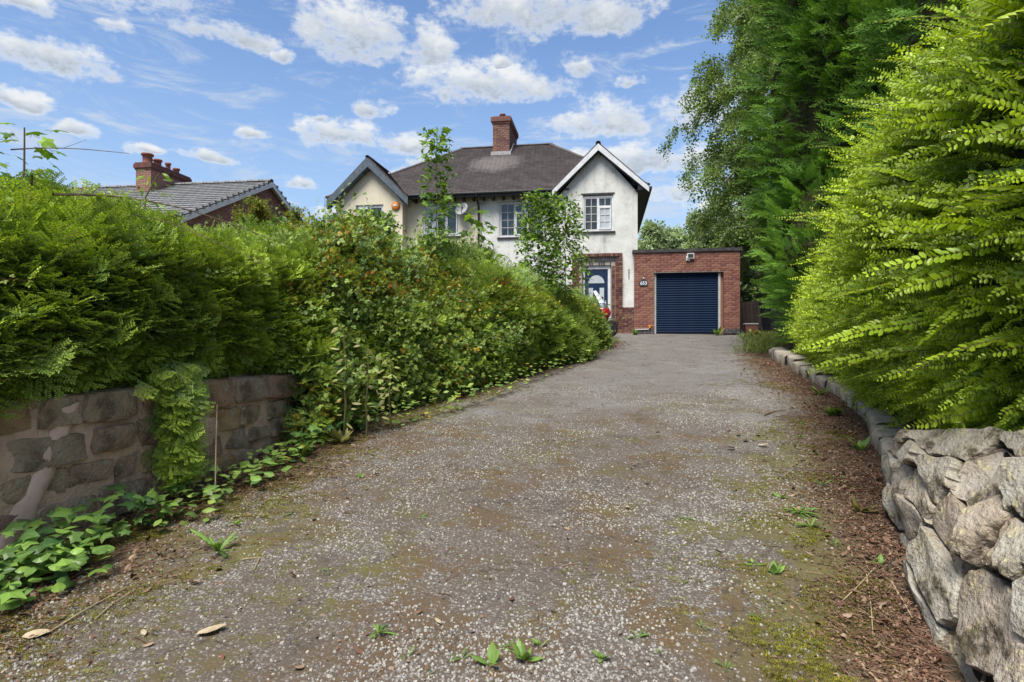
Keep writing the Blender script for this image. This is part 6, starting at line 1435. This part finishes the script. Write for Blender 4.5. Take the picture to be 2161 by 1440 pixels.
def litter():
    r = np.random.RandomState(15); X, Y = [], []
    n = 46000; y = 2.0 + 13.5 * r.uniform(0, 1, n) ** 1.5; w = np.interp(y, [2, 4, 7, 10, 15], [.30, .55, .7, .7, .6]); off = np.abs(r.normal(0, 1, n)) * w * .62; X.append(xr(y) - .02 - off); Y.append(y)
    n = 42000; y = 2.0 + 15 * r.uniform(0, 1, n) ** 1.6; w = np.interp(y, [2, 4, 7, 12], [.55, .6, .45, .45]); off = np.abs(r.normal(0, 1, n)) * w * .8; X.append(xl(y) + .05 + off); Y.append(y)
    n = 4200; y = 1.8 + 17 * r.uniform(0, 1, n) ** 1.5; X.append(xl(y) + (xr(y) - xl(y)) * r.uniform(0, 1, n)); Y.append(y)
    x = np.concatenate(X); y = np.concatenate(Y); p = np.stack([x, y, 0 * x], 1); k = (fbm(p, 2.2, 77, 3) + r.normal(0, .25, len(x))) > -.22; x, y = x[k], y[k]; n = len(x)
    z = dzv(x, y) + r.uniform(.001, .014, n); s = r.uniform(.007, .024, n) * np.where(r.uniform(0, 1, n) < .04, 2.4, 1)
    o = scatter('leaf_litter', np.stack([x, y, z], 1), np.stack([r.normal(0, .35, n), r.normal(0, .35, n), r.uniform(0, 6.28, n)], 1), s, PR['dead'], seed=4); tag(o, 'reddish brown dead leaf litter drifted along both edges of the drive', 'leaf litter')
    k = r.uniform(0, 1, n) < .28; x, y, n2 = x[k] + r.normal(0, .05, k.sum()), y[k], k.sum()
    o = scatter('needle_litter', np.stack([x, y, dzv(x, y) + .006], 1), np.stack([r.normal(0, .1, n2), r.normal(0, .12, n2), r.uniform(0, 6.28, n2)], 1), r.uniform(.03, .10, n2), PR['needle'], seed=5); tag(o, 'fine dry twigs and stalks among the leaf litter', 'twigs')
    n = 42000; y = 1.7 + 8 * r.uniform(0, 1, n) ** 1.6; sd_ = r.uniform(0, 1, n) < .5; off = np.abs(r.normal(0, 1, n)) * .55 + .05; x = np.where(sd_, xl(y) + off + .12, xr(y) - off - .1); p = np.stack([x, y, 0 * x], 1)
    k = fbm(p, 1.7, 91, 3) + .3 * fbm(p, 7, 92, 2) > np.where(sd_, .02, .13); x, y = x[k], y[k]; n = len(x)
    o = scatter('moss', np.stack([x, y, dzv(x, y)], 1), np.stack([0 * x, 0 * x, r.uniform(0, 6.28, n)], 1), r.uniform(.7, 1.5, n), PR['moss'], seed=6); tag(o, 'yellow green moss cushions along the drive edges', 'moss')
litter()
def big_leaf(label, px, py, size, seed, group=None, mat='pale_leaf'):
    x, y = gp(px, py); b = B(); q = random.Random(seed)
    blade(b, (0, 0, 0), (1, 0, .05), (0, 1, .1), size, size * .5, -.12, .25, ((.12, .55), (.35, 1), (.65, .9), (.88, .5))); o = b.build('fallen_leaf', M[mat], None, True); o.location = (x, y, dz(x, y) + .012); o.rotation_euler = (q.uniform(-.2, .2), q.uniform(-.2, .1), q.uniform(0, 6.28) if seed != 1 else .5); tag(o, label, 'leaf', group)
big_leaf('large pale dead leaf lying alone at the lower left of the drive', 412, 1345, .12, 1)
big_leaf('pale buff dead leaf in the moss at the bottom left corner', 45, 1350, .10, 2)
big_leaf('small white petal like leaf left of the large pale dead leaf', 305, 1345, .045, 3)
big_leaf('small pale leaf right of the bottom centre', 930, 1322, .04, 4)
big_leaf('pale leaf near the middle of the drive', 1320, 1070, .05, 5)
for i, (px, py, lb) in enumerate([(1550, 948, 'leftmost of the pale curled leaves in the cluster right of the drive centre'), (1598, 942, 'rightmost and nearest of the pale curled leaves in the cluster on the drive'), (1575, 930, 'middle one of the pale curled leaves in the cluster on the drive'), (1600, 918, 'farthest right pale curled leaf at the back of the cluster on the drive'), (1560, 918, 'farthest left pale curled leaf at the back of the cluster on the drive')]): big_leaf(lb, px, py, .10, 10 + i, 'pale leaves in the cluster on the drive')
def ground_stick(label, pts, r, mat='straw', seed=0):
    P = []
    for (px, py) in pts: x, y = gp(px, py); P.append((x, y, dz(x, y) + r + .006))
    b = B(); b.tube(P, [r, r * .9] + [r * .6] * (len(P) - 2) if len(P) > 2 else r, 5); tag(b.build('fallen_twig', M[mat]), label, 'twig')
ground_stick('long pale stalk lying at the bottom right by the rubble wall', [(1815, 1347), (1850, 1380), (1890, 1412), (1930, 1450)], .005)
ground_stick('curved dry twig standing out on the moss at the right', [(1828, 1205), (1838, 1250), (1842, 1290)], .003)
ground_stick('short dry twig crossing the curved one', [(1775, 1245), (1810, 1222), (1850, 1192)], .003)
ground_stick('brown twig lying on the grey tarmac near the litter', [(1612, 878), (1635, 870), (1660, 868)], .008, 'twig')
ground_stick('pale stalk along the wall foot at the lower left', [(100, 1340), (180, 1290), (265, 1245)], .0035)
ground_stick('second pale stalk just right of the first at the lower left', [(200, 1310), (240, 1275), (285, 1248)], .003)
ground_stick('forked dry twig beside the dandelion', [(510, 1185), (548, 1180), (535, 1206)], .004)
ground_stick('pale stalk on the litter below the rubble wall', [(1880, 1215), (1905, 1240), (1925, 1262)], .004)
ground_stick('dark twig on the litter near the kerb', [(1700, 935), (1740, 942), (1790, 950)], .004, 'twig')
ground_stick('stick lying on the litter under the thicket', [(640, 985), (690, 990), (735, 1000)], .005, 'twig')
